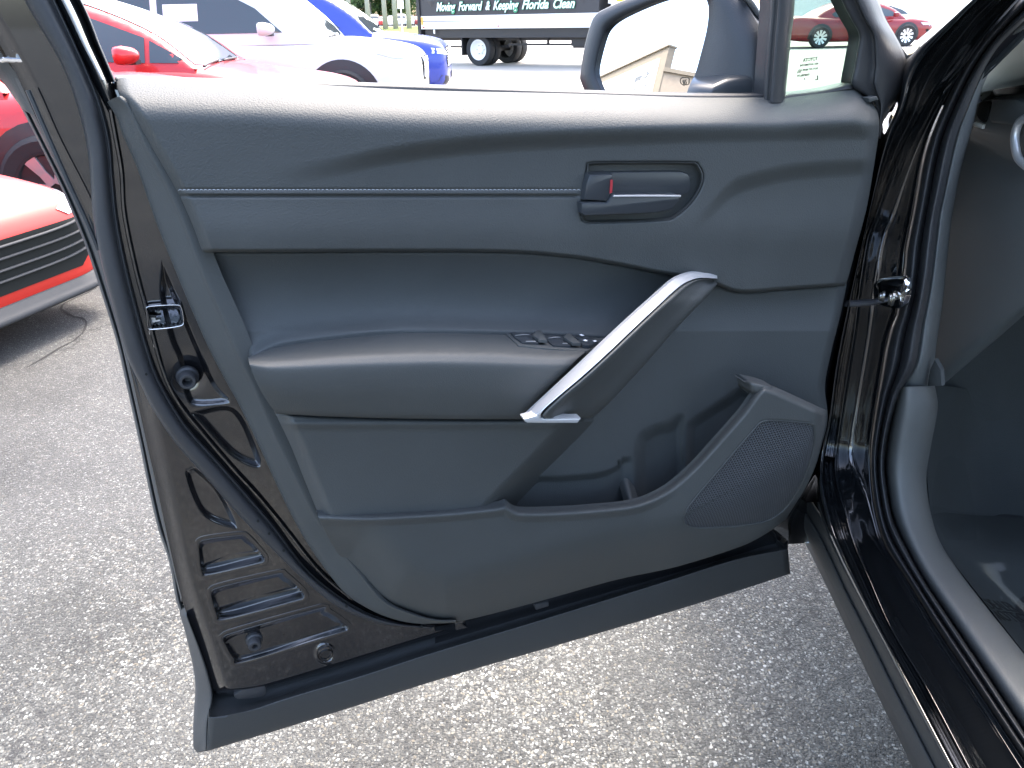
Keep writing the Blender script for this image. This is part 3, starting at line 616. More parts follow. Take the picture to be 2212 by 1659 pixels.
loft('pull_grip', [([tuple(p) for p in gi], wl-.014), ([tuple(p) for p in gi*.985+ge*.015], wl-.002), ([tuple(p) for p in gi*.92+ge*.08], wl+.002), ([tuple(p) for p in gi*.82+ge*.18], wl-.001), ([tuple(p) for p in gi*.72+ge*.28], wl-.010), ([tuple(p) for p in gi*.4+ge*.6], wl-.030), ([tuple(p) for p in ge], wl-.052), ([tuple(p) for p in ge], wl-.09)], 90, 5, M['soft'], door, skirt=-DN*.01)
dplate('screw_cap', [(1382, 782), (1398, 780), (1392, 793), (1384, 796)], -.012, .006, M['piano'], door, .001)

# --- switch panel let into the armrest top
def top_w(px, py):
    y0 = np.interp(px, [1086, 1220, 1320], [715, 721, 727]); y1 = np.interp(px, [1086, 1200, 1290], [745, 749, 752]); y2 = np.interp(px, [1086, 1180, 1280], [761, 766, 770])
    t = (py-y0)/(y1-y0); t2 = (py-y1)/(y2-y1)
    return np.where(t < 1, -.012+.067*t, .055+.027*t2)
def tplate(name, poly, lift, mat, bevel=.0006, thick=.004):
    p = np.array(poly, float); f = Dv(p[:, 0], p[:, 1], top_w(p[:, 0], p[:, 1]))+np.array([0, 0, lift])
    return solid(name, f, f-np.array([0, 0, thick]), mat, door, bevel, 30)
tplate('switch_panel', [(1090, 722), (1269, 731), (1310, 734), (1300, 744), (1266, 762), (1180, 756), (1120, 750)], .0022, M['hard'])
for P in ([(1102, 723), (1154, 727), (1163, 748), (1128, 746), (1112, 735)], [(1160, 727.5), (1212, 731), (1233, 754), (1194, 752), (1178, 738)]):
    tplate('window_switch', P, .004, M['piano'])
for P in ([(1150, 738), (1158, 728), (1168, 727), (1182, 749), (1164, 748)], [(1217, 742), (1224, 733.5), (1232, 734), (1254, 755), (1236, 755)]):
    tplate('window_switch', P, .0085, M['hard'], .0012)
for P in ([(1113, 735), (1128, 732.5), (1143, 733), (1128, 733.6)], [(1184, 741), (1200, 738), (1211, 738.5), (1200, 739.2)], [(1136, 747.6), (1157, 747.6), (1157, 748.4), (1136, 748.4)], [(1215, 752), (1226, 752), (1226, 752.8), (1215, 752.8)]):
    tplate('switch_edge', P, .0062, M['satin'], 0, .0005)
tplate('mirror_switch', [(1238, 733), (1270, 735), (1284, 741), (1250, 741)], .0045, M['piano'])
tplate('lock_switch', [(1247, 744), (1254, 741), (1287, 743.5), (1292, 747), (1274, 756), (1258, 755)], .006, M['piano'], .001)
for P in ([(1251, 734.5), (1256, 733.5), (1262, 736.5), (1257, 737.5)], [(1259, 747), (1264, 745.5), (1269, 748), (1265, 749.6)], [(1280, 748), (1285, 746.8), (1289, 749), (1284, 750.6)]):
    tplate('switch_symbol', P, .0072, M['white_mark'], 0, .0004)
for P in ([(1310, 723.5), (1318, 723), (1317, 725), (1311, 725)], [(1309, 729), (1316, 727.6), (1315, 730), (1309, 731)]): tplate('switch_edge', P, .006, M['chrome'], 0, .0005)

# --- lower rail, cladding
loft('door_lower_rail', [([(940, 1354), (985, 1345), (1140, 1302), (1326, 1250), (1459, 1220), (1591, 1180), (1650, 1150), (1700, 1112)], -.022), ([(940, 1372), (985, 1362), (1155, 1310), (1326, 1262), (1459, 1226), (1591, 1188), (1650, 1165), (1703, 1150)], -.046), ([(940, 1400), (985, 1385), (1155, 1335), (1326, 1280), (1459, 1240), (1591, 1200), (1650, 1180), (1703, 1170)], -.062)], 60, 4, M['inner_paint'], door)
CT = [(452, 1546), (474, 1557), (600, 1513), (768, 1463), (935, 1409), (1140, 1347), (1326, 1290), (1459, 1249), (1591, 1208), (1702, 1185)]
CB = [(446, 1623), (480, 1612), (600, 1577), (768, 1525), (954, 1466), (1140, 1412), (1326, 1358), (1459, 1318), (1591, 1277), (1707, 1239)]
ME = [(462, 1512), (490, 1506), (600, 1480), (768, 1431), (935, 1377), (1140, 1316), (1326, 1268), (1459, 1232), (1591, 1196), (1702, 1160)]
ctc, cbc = crv(CT, 12), crv(CB, 12)
loft('door_cladding', [(ME, -.066), ([tuple(p) for p in crv(ME, 12)*.35+ctc*.65], -.052), (CT, -.030), ([tuple(p) for p in ctc*.93+cbc*.07], -.026), ([tuple(p) for p in ctc*.5+cbc*.5], -.030), ([tuple(p) for p in ctc*.04+cbc*.96], -.038), (CB, -.046)], 90, 4, M['clad'], door, skirt=-DN*.04)
loft('cladding_end', [([(388, 1326), (408, 1395), (420, 1461), (422, 1510), (417, 1603), (425, 1626)], -.086), ([(390, 1326), (412, 1395), (426, 1461), (429, 1510), (426, 1600), (432, 1625)], -.070), ([(402, 1330), (428, 1400), (447, 1461), (455, 1507), (446, 1560), (444, 1623)], -.040), ([(404, 1332), (432, 1402), (452, 1461), (460, 1507), (450, 1560), (447, 1623)], -.050)], 50, 5, M['clad'], door, skirt=-DN*.02)
dplate('cladding_clip', [(505, 1502), (530, 1488), (570, 1482), (576, 1492), (568, 1505), (515, 1512)], -.040, .02, M['rubber'], door, .002, 24)
dplate('cladding_clip', [(983, 1347), (995, 1343), (1010, 1356), (985, 1362)], -.030, .01, M['inner_paint'], door, .001)
dplate('cladding_clip', [(1155, 1306), (1185, 1300), (1186, 1310), (1158, 1318)], -.030, .01, M['rubber'], door, .001)

# --- front end of the window: division bar, quarter glass, corner frame
loft('division_bar', [([(1668, -200), (1664, 0), (1659, 79), (1649, 206), (1648, 218)], -.056), ([(1672, -200), (1668, 0), (1662, 79), (1652, 206), (1651, 220)], -.040), ([(1684, -200), (1680, 0), (1674, 79), (1664, 208), (1663, 222)], -.036), ([(1687, -200), (1683, 0), (1677, 79), (1667, 208), (1666, 222)], -.026), ([(1712, -200), (1708, 0), (1701, 79), (1690, 208), (1688, 220)], -.028), ([(1722, -200), (1717, 0), (1709, 79), (1697, 203), (1696, 214)], -.048)], 40, 4, M['rubber'], door, skirt=-DN*.02)
qg = [(1708, -120), (1708, 0), (1690, 214), (1845, 192), (1862, 76), (1825, 0), (1770, -120)]
dplate('quarter_glass', qg, -.052, .004, M['glass'], door, 0)
loft('quarter_sash', [([(1696, 203), (1770, 194), (1838, 180)], -.050), ([(1696, 206), (1770, 197), (1838, 183)], -.044), ([(1695, 214), (1770, 204), (1842, 191)], -.040)], 24, 4, M['rubber'], door, skirt=-DN*.02)
fi = [(1770, -120), (1817, 0), (1838, 42), (1855, 76), (1849, 120), (1838, 180), (1842, 196), (1872, 205), (1893, 235), (1898, 290)]
fo = [(1840, -120), (1897, 0), (1909, 34), (1940, 87), (1958, 130), (1962, 165), (1945, 205), (1920, 240), (1906, 270), (1902, 300)]
fic, foc = crv(fi, 14), crv(fo, 14)
loft('front_window_frame', [(fi, -.056), ([tuple(p) for p in fic*.95+foc*.05], -.038), ([tuple(p) for p in fic*.62+foc*.38], -.034), ([tuple(p) for p in fic*.56+foc*.44], -.026), ([tuple(p) for p in fic*.25+foc*.75], -.030), ([tuple(p) for p in foc], -.052)], 60, 4, M['rubber'], door, skirt=-DN*.02)
dplate('corner_patch', [(1897, 10), (1912, 30), (1940, 87), (1965, 121), (1980, 150), (1984, 170), (1975, 190), (1955, 206), (1923, 239), (1912, 256), (1918, 200), (1925, 120)], -.058, .012, M['hard'], door, .004)
dplate('frame_clip', [(1876, 212), (1896, 208), (1900, 216), (1878, 222)], -.020, .012, M['hard'], door, .002)
def text_obj(name, s, size, mat, parent, M4, extrude=.0004, shear=0, bold=0, align='LEFT'):
    cu = bpy.data.curves.new(name, 'FONT'); cu.body = s; cu.size = size; cu.extrude = extrude; cu.shear = shear; cu.offset = bold; cu.align_x = align; cu.resolution_u = 3
    o = bpy.data.objects.new(name, cu); o.matrix_world = M4; link(o)
    dg = bpy.context.evaluated_depsgraph_get(); me = bpy.data.meshes.new_from_object(o.evaluated_get(dg)); me.name = name
    bpy.data.objects.remove(o); o2 = bpy.data.objects.new(name, me); me.transform(M4); me.materials.clear(); me.materials.append(mat)
    return link(o2, parent)
def door_text(s, x, y, hpx, wpx, w):
    """lettering printed to be read from outside: runs right to left for us; x,y = pixel of its (right-hand) start"""
    p = Dv(np.array([x, x-wpx]), np.array([y, y+wpx*.12]), np.array([w, w])); ex = (p[1]-p[0]); L = np.linalg.norm(ex); ex /= L
    up = np.array([0, 0, 1.]); up -= ex*(up @ ex); up /= np.linalg.norm(up); q = Dv(np.array([x]), np.array([y-hpx]), np.array([w]))[0]; hh = np.linalg.norm(q-p[0])
    probe = bpy.data.curves.new('p', 'FONT'); probe.body = s; probe.size = 1; po = bpy.data.objects.new('p', probe); link(po); bpy.context.view_layer.update(); wd = max(po.dimensions.x, .1); bpy.data.objects.remove(po)
    sx = L/wd; sy = hh/.7; zz = -DN
    m4 = Matrix([[ex[i]*sx, up[i]*sy, zz[i], p[0][i]] for i in range(3)]+[[0, 0, 0, 1]])
    return text_obj('glass_lettering', s, 1, M['dark_print'], door, m4, .0002, .12, .02)
for s, x, y, h, wd in (('TOYOTA', 1766, 130, 7.5, 31), ('AGC AUTOMOTIVE', 1768, 139, 4.2, 40), ('DOT-477 M540 AS2', 1767, 149.5, 4.2, 42), ('13Q', 1731, 157, 4, 8), ('TEMPERLITE', 1749, 163, 4.2, 27), ('3 .', 1740, 172, 4, 6), ('L', 1768, 172, 9, 6)):
    door_text(s, x, y, h, wd, -.0515)

# --- door mirror
mw = -.23
hous = [(1252, 171), (1261, 109), (1273.5, 59.5), (1286, 32), (1311, 17), (1355, -2), (1420, -22), (1480, -30), (1560, -28), (1600, -12), (1631, 37), (1655, 79), (1662, 140), (1655, 200), (1640, 250), (1560, 270), (1420, 268), (1330, 255), (1275, 215)]
MC = Dv(np.array([1405.]), np.array([110.]), np.array([mw]))[0]
toC = CAM-MC; toC /= np.linalg.norm(toC)
glass_poly = [(1286, 165), (1287, 139), (1301, 84), (1313, 59.5), (1340, 38), (1400, 10), (1450, -6), (1500, -10), (1526, -2), (1532, 20), (1528, 62), (1514, 119), (1502, 161), (1484, 203), (1466, 232), (1420, 240), (1340, 236), (1305, 205)]
# orientation: swung towards the rear of the car, tipped up to the sky
hv = np.array([toC[0], toC[1], 0]); hv /= np.linalg.norm(hv); lf = np.array([hv[1], -hv[0], 0])
if lf[0] > 0: lf = -lf
MIRROR_TURN = R(33)
def refl(px, py, n):
    d = ray(px, py); d = d/np.linalg.norm(d); t = ((MC-CAM) @ n)/(d @ n); P = CAM+d*t; return P, d-2*(d @ n)*n
def mnorm(tilt):
    h = math.cos(MIRROR_TURN)*hv+math.sin(MIRROR_TURN)*lf
    return np.array([h[0]*math.cos(tilt), h[1]*math.cos(tilt), math.sin(tilt)])
lo, hi = -.5, .6
for _ in range(50):
    md = (lo+hi)/2; q = refl(1446, 100, mnorm(md))[1]
    if math.atan2(q[2], math.hypot(q[0], q[1])) < R(15): lo = md
    else: hi = md
MN = mnorm(md)
def mpl(pts, off=0):
    out = []
    for x, y in pts:
        d = ray(x, y); out.append(CAM+d*(((MC-CAM) @ MN+off)/(d @ MN)))
    return np.array(out)
def polar(poly, c, n):
    p = crv(list(poly)+[poly[0]], 600)[:-1]; a = np.arctan2(p[:, 1]-c[1], p[:, 0]-c[0]); o = np.argsort(a); a = a[o]; r = np.hypot(*(p-c).T)[o]
    th = np.linspace(-math.pi, math.pi, n, endpoint=False); rr = np.interp(th, np.r_[a-2*math.pi, a, a+2*math.pi], np.r_[r, r, r])
    return np.stack([c[0]+rr*np.cos(th), c[1]+rr*np.sin(th)], 1)
mc0 = np.array([1415., 110.])
gpl = polar(glass_poly, mc0, 90); hpl = polar(hous, mc0, 90)
f = mpl(gpl, -.002); solid('mirror_glass', f, f-MN*.003, M['mirror'], door, 0)
g_in = mpl(mc0+(gpl-mc0)*.985, -.004); ring = []
for arr in (g_in, mpl(gpl, .004), mpl(gpl*.55+hpl*.45, .006), mpl(hpl*.97+gpl*.03, .002), mpl(hpl, -.008)): ring.append(arr)
hc = ring[-1].mean(0)
for s, o_ in ((1.0, .03), (.93, .06), (.75, .085), (.4, .10), (.02, .105)): ring.append(hc+(ring[4]-hc)*s-MN*o_)
V = np.vstack(ring); mesh_obj('mirror_housing', V, grid_faces(len(ring), 90, 0, True), M['housing'], door)
loft('mirror_stalk', [([(1548, 168), (1573, 160), (1610, 158), (1650, 158)], -.115), ([(1540, 185), (1575, 172), (1612, 168), (1650, 168)], -.085), ([(1530, 215), (1580, 214), (1615, 213), (1650, 212)], -.080), ([(1530, 260), (1580, 260), (1615, 260), (1650, 260)], -.088)], 20, 4, M['piano'], door, skirt=-DN*.05)
loft('mirror_stalk', [([(1606, -8), (1622, 12), (1640, 48), (1655, 80)], -.118), ([(1614, -10), (1632, 10), (1650, 46), (1660, 76)], -.110), ([(1622, -12), (1640, 8), (1656, 44), (1662, 72)], -.125)], 20, 4, M['satin'], door, skirt=-DN*.02)
dm = [[(1477, 166), (1478, 172), (1482, 177), (1490, 178)], [(1495, 178), (1503, 178.5), (1510, 177.5), (1512, 171), (1512, 163), (1508, 160), (1497, 160), (1483, 161), (1478, 164), (1477, 168)], [(1489, 166), (1487, 170), (1490, 175), (1488, 181)], [(1494, 166), (1492, 170), (1495, 175), (1493, 181)], [(1500, 165), (1498, 169), (1501, 174), (1499, 180)]]
V, F = [], []
for c in dm:
    c = [(1469+(x-1477)/35*19, 167+(y-160)/21*18) for x, y in c]
    v, ff = tube_pts(mpl([tuple(p) for p in crv(c, 12)], -.0012), .00032, 5, 1, MN); F += [tuple(i+len(V) for i in q) for q in ff]; V += v
mesh_obj('defrost_symbol', V, F, M['dark_print'], door)

# --- body side of the opening (strips run from the windscreen pillar down and along the sill)
Fl = [(2140, -40), (2096, 0), (2050, 42), (2004, 84), (1975, 115), (1955, 160), (1945, 220), (1925, 262), (1905, 330), (1885, 420), (1868, 500), (1845, 600), (1822, 700), (1803, 800), (1790, 900), (1772, 980), (1768, 1060), (1785, 1130), (1809, 1190), (1850, 1275), (1900, 1370), (1973, 1510), (2052, 1659), (2150, 1840)]
Gl = [(2160, 0), (2110, 50), (2080, 96), (2047, 149), (2014, 205), (1985, 256), (1956, 306), (1920, 382), (1889, 466), (1870, 517), (1852, 626), (1842, 716), (1825, 823), (1807, 942), (1800, 1000), (1806, 1050), (1824, 1110), (1840, 1168), (1872, 1245), (1924, 1363), (2000, 1490), (2089, 1659), (2185, 1840)]
Hl = [(2215, -20), (2165, 35), (2118, 90), (2080, 145), (2050, 200), (2015, 275), (1993, 346), (1972, 466), (1958, 535), (1953, 593), (1943, 650), (1935, 688), (1919, 732), (1900, 840), (1888, 916), (1881, 985), (1885, 1060), (1897, 1127), (1916, 1182), (1960, 1250), (2022, 1350), (2095, 1460), (2215, 1640), (2350, 1840)]
Jl = [(2290, -20), (2210, 50), (2160, 100), (2120, 165), (2090, 235), (2066, 300), (2040, 420), (2030, 466), (2013, 605), (1995, 700), (1979, 790), (1945, 850), (1920, 937), (1912, 1008), (1920, 1074), (1930, 1122), (1960, 1185), (1998, 1255), (2058, 1345), (2135, 1460), (2250, 1635), (2390, 1840)]
Kl = [(1700, 1090), (1738, 1152), (1790, 1256), (1842, 1366), (1903, 1497), (1982, 1659), (2070, 1840)]
def mixc(a, b_, t, n=60): return [tuple(p) for p in crv(a, n)*(1-t)+crv(b_, n)*t]
gap_px = [(1905, 245), (1903, 300), (1893, 360), (1876, 450), (1853, 536), (1838, 610), (1820, 680), (1798, 770), (1786, 840), (1790, 890), (1780, 940), (1752, 1036), (1706, 1120), (1700, 1175)]
gap_f = [(1935, 240), (1915, 300), (1900, 360), (1882, 440), (1864, 520), (1845, 600), (1828, 680), (1812, 760), (1797, 850), (1790, 900), (1778, 960), (1770, 1040), (1780, 1110), (1800, 1170)]
ga = np.array(gap_px, float); gb = np.array(gap_f, float); gk = np.stack([knots(Dv(ga[:, 0]-14, ga[:, 1], -.05), 5), knots(Dv(ga[:, 0], ga[:, 1], -.06), 5), knots(Dv(ga[:, 0]+8, ga[:, 1], -.10), 5), knots(Xv(gb[:, 0], gb[:, 1], .575), 5), knots(Xv(gb[:, 0]+14, gb[:, 1], .60), 5)])
grid_obj('hinge_cover', knots(gk, 4), M['inner_paint'], car0)
def flare(pts, X, a): return (pts, [X-.060*a*float(sst(960, 1130, np.array(y))) for _, y in pts])
loft('fender_edge', [flare(mixc(Fl, Gl, -.16), .535, .6), flare(mixc(Fl, Gl, 0), .508, .7), flare(mixc(Fl, Gl, .25), .512, .8), flare(mixc(Fl, Gl, .55), .545, .9), flare(mixc(Fl, Gl, .8), .556, 1), flare(mixc(Fl, Gl, 1), .553, 1)], 150, 4, M['gloss'], car0, Xv)
def pillar_rows():
    rows = []
    for t, X in ((0, .553), (.04, .545), (.12, .556), (.35, .575), (.6, .587), (.85, .592), (.95, .588), (1, .596)): pp = mixc(Gl, Hl, t); rows.append((pp, [X-.060*(1-t)*float(sst(960, 1130, np.array(y))) for _, y in pp]))
    return rows
loft('hinge_pillar', pillar_rows(), 200, 4, M['gloss'], car0, Xv)
loft('opening_seal', [(Hl, .612), (mixc(Hl, Jl, .08), .590), (mixc(Hl, Jl, .25), .582), (mixc(Hl, Jl, .42), .592), (mixc(Hl, Jl, .48), .606), (mixc(Hl, Jl, .55), .594), (mixc(Hl, Jl, .72), .588), (mixc(Hl, Jl, .9), .602), (Jl, .63)], 200, 4, M['rubber'], car0, Xv)
loft('sill_cladding', [([(x-4, y+12) for x, y in Kl], .56), (Kl, .535), (mixc(Kl, [(1752, 1085), (1790, 1145), (1812, 1190), (1850, 1275), (1900, 1370), (1973, 1510), (2052, 1659), (2150, 1840)], .12, 30), .528), (mixc(Kl, [(1752, 1085), (1790, 1145), (1812, 1190), (1850, 1275), (1900, 1370), (1973, 1510), (2052, 1659), (2150, 1840)], .5, 30), .530), (mixc(Kl, [(1752, 1085), (1790, 1145), (1812, 1190), (1850, 1275), (1900, 1370), (1973, 1510), (2052, 1659), (2150, 1840)], .55, 30), .534), ([(1752, 1085), (1790, 1145), (1812, 1190), (1850, 1275), (1900, 1370), (1973, 1510), (2052, 1659), (2150, 1840)], .530), ([(1756, 1085), (1796, 1145), (1818, 1190), (1856, 1275), (1906, 1370), (1979, 1510), (2058, 1659), (2156, 1840)], .545)], 90, 4, M['clad'], car0, Xv)
def xtube(name, pts, X, rad, mat, n=60, k=6):
    c = crv([(x, y, X) for x, y in pts] if np.ndim(X) == 0 else [(x, y, q) for (x, y), q in zip(pts, X)], n)
    return tube(name, Xv(c[:, 0], c[:, 1], c[:, 2]), rad, mat, car0, k, 1, (-1, -.3, .3))
xtube('sill_bead', [(1872, 1192), (1900, 1240), (1945, 1310), (2013, 1412), (2075, 1520), (2144, 1653), (2240, 1840)], .574, .0012, M['gloss'])
xtube('sill_bead', [(1866, 1192), (1893, 1240), (1937, 1310), (2004, 1412), (2066, 1520), (2134, 1653), (2230, 1840)], .571, .0010, M['gloss'])
# inner sill and kick trim
Sr = [(2018, 834), (2024, 880), (2010, 960), (2000, 1030), (2008, 1101), (2029, 1169), (2071, 1235), (2132, 1314), (2212, 1415), (2330, 1560), (2480, 1740)]
Sl = [(1938, 836), (1932, 870), (1919, 937), (1911, 1008), (1919, 1074), (1929, 1122), (1958, 1185), (1996, 1255), (2056, 1345), (2133, 1460), (2248, 1635), (2390, 1840)]
loft('sill_trim', [(Sl, .632), (mixc(Sl, Sr, .08), .612), (mixc(Sl, Sr, .3), .610), (mixc(Sl, Sr, .7), .640), (mixc(Sl, Sr, .92), .668), (Sr, .70), (mixc(Sl, Sr, 1.02), .76)], 90, 4, M['sill'], car0, Xv)
# inner pillar trim, garnish, dash end
Pi = [(2350, -20), (2250, 52), (2212, 81), (2163, 116), (2143, 144), (2129.5, 170), (2116, 205), (2098, 276), (2075, 360), (2060, 434), (2050, 500), (2035, 640), (2018, 760), (2012, 836)]
Jt = [(2290, -20), (2210, 50), (2160, 100), (2120, 165), (2090, 235), (2066, 300), (2040, 420), (2030, 466), (2013, 605), (1995, 700), (1979, 790), (1940, 838)]
loft('pillar_trim', [(mixc(Jt, Pi, -.08), .62), (mixc(Jt, Pi, .2), .622), (mixc(Jt, Pi, .6), .640), (Pi, .69), (mixc(Jt, Pi, 1.1), .76)], 90, 5, M['dash'], car0, Xv)
loft('pillar_garnish', [([(2350, -30), (2212, 75), (2160, 112), (2140, 140), (2126, 170), (2112, 207)], .72), ([(2420, 20), (2290, 90), (2230, 120), (2190, 145), (2160, 170), (2130, 202)], .80), ([(2500, 80), (2400, 130), (2320, 150), (2260, 165), (2212, 178), (2150, 196)], .92)], 40, 5, M['grey_trim'], car0, Xv)
loft('dashboard', [([(2108, 212), (2140, 198), (2180, 187), (2212, 178), (2300, 160), (2420, 150)], .84), ([(2106, 216), (2138, 203), (2180, 194), (2214, 190), (2300, 178), (2420, 170)], .80), ([(2104, 232), (2135, 225), (2178, 222), (2214, 222), (2300, 222), (2420, 222)], .775), ([(2098, 274), (2128, 282), (2175, 280), (2212, 280), (2300, 280), (2420, 280)], .775), ([(2088, 300), (2120, 315), (2170, 340), (2220, 352), (2300, 360), (2420, 370)], .80), ([(2070, 370), (2110, 390), (2170, 400), (2230, 402), (2300, 410), (2420, 420)], .79), ([(2050, 480), (2100, 490), (2170, 500), (2235, 505), (2300, 510), (2420, 520)], .79), ([(2030, 640), (2085, 650), (2160, 640), (2235, 630), (2300, 610), (2420, 600)], .81), ([(2010, 838), (2060, 800), (2141, 732), (2212, 670), (2300, 600), (2420, 560)], .84), ([(2012, 846), (2064, 806), (2147, 738), (2218, 676), (2306, 606), (2426, 566)], .95)], 60, 5, M['dash'], car0, Xv)
def xplate(name, poly, X, thick, mat, bevel=.002, smooth=0):
    p = np.array(poly, float)
    if smooth: p = crv(np.vstack([p, p[:1]]), smooth+1)[:-1]
    f_ = Xv(p[:, 0], p[:, 1], np.full(len(p), X)); return solid(name, f_, f_+np.array([thick, thick*.6, 0]), mat, car0, bevel)
xplate('dash_slot', [(2115, 222), (2126, 219), (2137, 226), (2130, 258), (2124, 264), (2110, 250)], .768, .01, M['dark_print'], .001, 30)
xplate('dash_clip', [(2101, 266), (2108, 262), (2123, 270), (2120, 279), (2100, 272)], .766, .012, M['grey_trim'], .002)
xplate('air_vent', [(2142, 214), (2196, 214), (2230, 232), (2225, 262), (2190, 271), (2140, 265), (2136, 258)], .766, .02, M['dash'], .004)
xtube('vent_ring', [(2230, 250), (2204, 262), (2193, 290), (2194, 320), (2202, 345), (2225, 365)], .755, .006, M['satin'], 30, 10)
xplate('kick_cap', [(2008, 800), (2019, 776), (2032, 800), (2034, 834), (2003, 834)], .66, .008, M['hard'], .0015)
# footwell
fw = lambda pts: [tuple(onX(x, y, X)) for x, y, X in pts]
loft('footwell_wall', [([(1990, 830), (2060, 836), (2120, 845), (2212, 850), (2400, 870)], [.74, .9, 1.0, 1.1, 1.3]), ([(2000, 1000), (2060, 1000), (2120, 1000), (2230, 1000), (2420, 1000)], [.74, .9, 1.0, 1.1, 1.3]), ([(2010, 1110), (2070, 1120), (2150, 1120), (2260, 1120), (2440, 1120)], [.74, .88, .98, 1.08, 1.25])], 30, 5, M['carpet'], car0, Xv)
loft('floor_mat', [([(2005, 1100), (2070, 1110), (2150, 1115), (2260, 1118), (2440, 1118)], [.74, .88, .98, 1.08, 1.25]), ([(2015, 1140), (2080, 1170), (2160, 1200), (2300, 1220), (2480, 1240)], [.73, .80, .88, 1.0, 1.15]), ([(2040, 1190), (2110, 1260), (2200, 1330), (2340, 1420), (2520, 1500)], [.72, .78, .86, .98, 1.10]), ([(2150, 1330), (2230, 1430), (2330, 1540), (2480, 1660), (2700, 1800)], [.71, .77, .84, .94, 1.06])], 40, 6, M['carpet'], car0, Xv)
loft('floor_film', [([(2008, 1090), (2075, 1105), (2155, 1110), (2262, 1112), (2440, 1112)], [.735, .87, .97, 1.07, 1.24]), ([(2017, 1138), (2082, 1166), (2162, 1195), (2302, 1214), (2480, 1234)], [.725, .79, .87, .99, 1.14]), ([(2042, 1188), (2112, 1257), (2202, 1326), (2342, 1415), (2520, 1495)], [.715, .773, .853, .973, 1.09]), ([(2152, 1328), (2232, 1427), (2332, 1536), (2482, 1656), (2700, 1795)], [.705, .763, .833, .933, 1.05])], 30, 5, M['film'], car0, Xv)
for s, x, y, hp, wp in (('DEALER', 2140, 1318, 14, 66), ('PROTECT', 2148, 1341, 14, 76)):
    p0 = onX(x, y, .745); p1 = onX(x+wp, y+10, .745+wp*.0010); ex = p1-p0; Lx = np.linalg.norm(ex); ex /= Lx; nz = np.array([0, 0, 1.]); up = np.cross(nz, ex); up /= np.linalg.norm(up)
    if up[1] < 0: up = -up
    nn = np.cross(ex, up)
    m4 = Matrix([[ex[i]*Lx/3.6, up[i]*.035, nn[i], p0[i]+.004*nz[i]] for i in range(3)]+[[0, 0, 0, 1]])
    text_obj('film_lettering', s, 1, M['dark_print'], car0, m4, .0003)
loft('sill_flap', [([(2025, 1000), (2050, 985), (2085, 1000)], .76), ([(2012, 1090), (2060, 1095), (2105, 1100)], .755), ([(2030, 1165), (2075, 1167), (2110, 1166)], .75)], 20, 5, M['film'], car0, Xv)
# door check strap, bracket
cb = [onX(1815, 656, .50), onX(1850, 655, .525), onX(1895, 652, .56)]
V, F = tube_pts(np.array(cb), .0055, 8, .5); mesh_obj('check_strap', V, F, M['dark_plastic'], car0, sharp=40)
xplate('strap_bracket', [(1885, 612), (1900, 603), (1945, 600), (1955, 610), (1955, 640), (1940, 668), (1896, 660), (1884, 640)], .556, .012, M['chrome'], .006, 30)
for (x, y, r_) in ((1931, 645, .008), (1910, 640, .006)):
    c = onX(x, y, .546); V, F = [], []
    pr = [(r_*1.3, 0), (r_*1.3, .004), (r_, .0045), (r_, .009), (r_*.6, .010), (r_*.55, .006), (0, .006)]
    a_ = np.array([0, 0, 1.]); b_ = np.array([.35, .94, 0]); n_ = np.array([-.94, -.35, 0])
    for rr, hh in pr:
        for j in range(16): th = 2*math.pi*j/16; V.append(c+rr*(math.cos(th)*a_+math.sin(th)*b_)+n_*hh)
    for i in range(len(pr)-1):
        for j in range(16): F.append((i*16+j, i*16+(j+1) % 16, (i+1)*16+(j+1) % 16, (i+1)*16+j))
    mesh_obj('bracket_bolt', V, F, M['steel'], car0, sharp=40)
# the rest of the body: front wing, bonnet, roof, rear side (partly seen, shades the opening and shows in reflections)
def world_loft(name, secs, mat, n=24, m=4):
    out = knots(np.array([crv(s, n) for s in secs]), m)
    return grid_obj(name, out, mat, car0)
world_loft('front_wing', [[(.60, 1.16, .30), (.535, 1.16, .50), (.525, 1.16, .80), (.57, 1.16, 1.00), (.66, 1.17, 1.10), (.80, 1.18, 1.13)],
                          [(.60, 1.5, .36), (.52, 1.5, .55), (.51, 1.5, .80), (.57, 1.5, .97), (.67, 1.5, 1.05), (.82, 1.5, 1.10)],
                          [(.62, 1.9, .60), (.52, 1.9, .70), (.51, 1.9, .82), (.58, 1.9, .94), (.70, 1.9, 1.01), (.86, 1.9, 1.06)],
                          [(.72, 2.25, .40), (.64, 2.25, .60), (.64, 2.25, .75), (.70, 2.25, .86), (.82, 2.2, .93), (.95, 2.15, .97)]], M['gloss'])
world_loft('bonnet', [[(.68, 1.20, 1.12), (1.0, 1.25, 1.15), (1.45, 1.28, 1.16), (1.9, 1.25, 1.15), (2.2, 1.2, 1.12)], [(.70, 1.7, 1.04), (1.0, 1.7, 1.09), (1.45, 1.7, 1.10), (1.9, 1.7, 1.09), (2.2, 1.7, 1.04)], [(.84, 2.15, .93), (1.0, 2.22, .96), (1.45, 2.3, .97), (1.9, 2.22, .96), (2.06, 2.15, .93)]], M['gloss'])
world_loft('roof', [[(.74, .62, 1.52), (1.0, .60, 1.57), (1.45, .58, 1.58), (1.9, .60, 1.57), (2.16, .62, 1.52)], [(.70, .1, 1.60), (1.0, .1, 1.66), (1.45, .1, 1.68), (1.9, .1, 1.66), (2.2, .1, 1.60)], [(.72, -1.8, 1.56), (1.0, -1.8, 1.62), (1.45, -1.8, 1.64), (1.9, -1.8, 1.62), (2.18, -1.8, 1.56)]], M['gloss'])
tube('roof_rail', crv([(.60, 1.12, 1.14), (.66, .90, 1.36), (.72, .55, 1.53), (.70, .1, 1.60), (.70, -.8, 1.60), (.72, -1.8, 1.56)], 50), .035, M['gloss'], car0, 10)
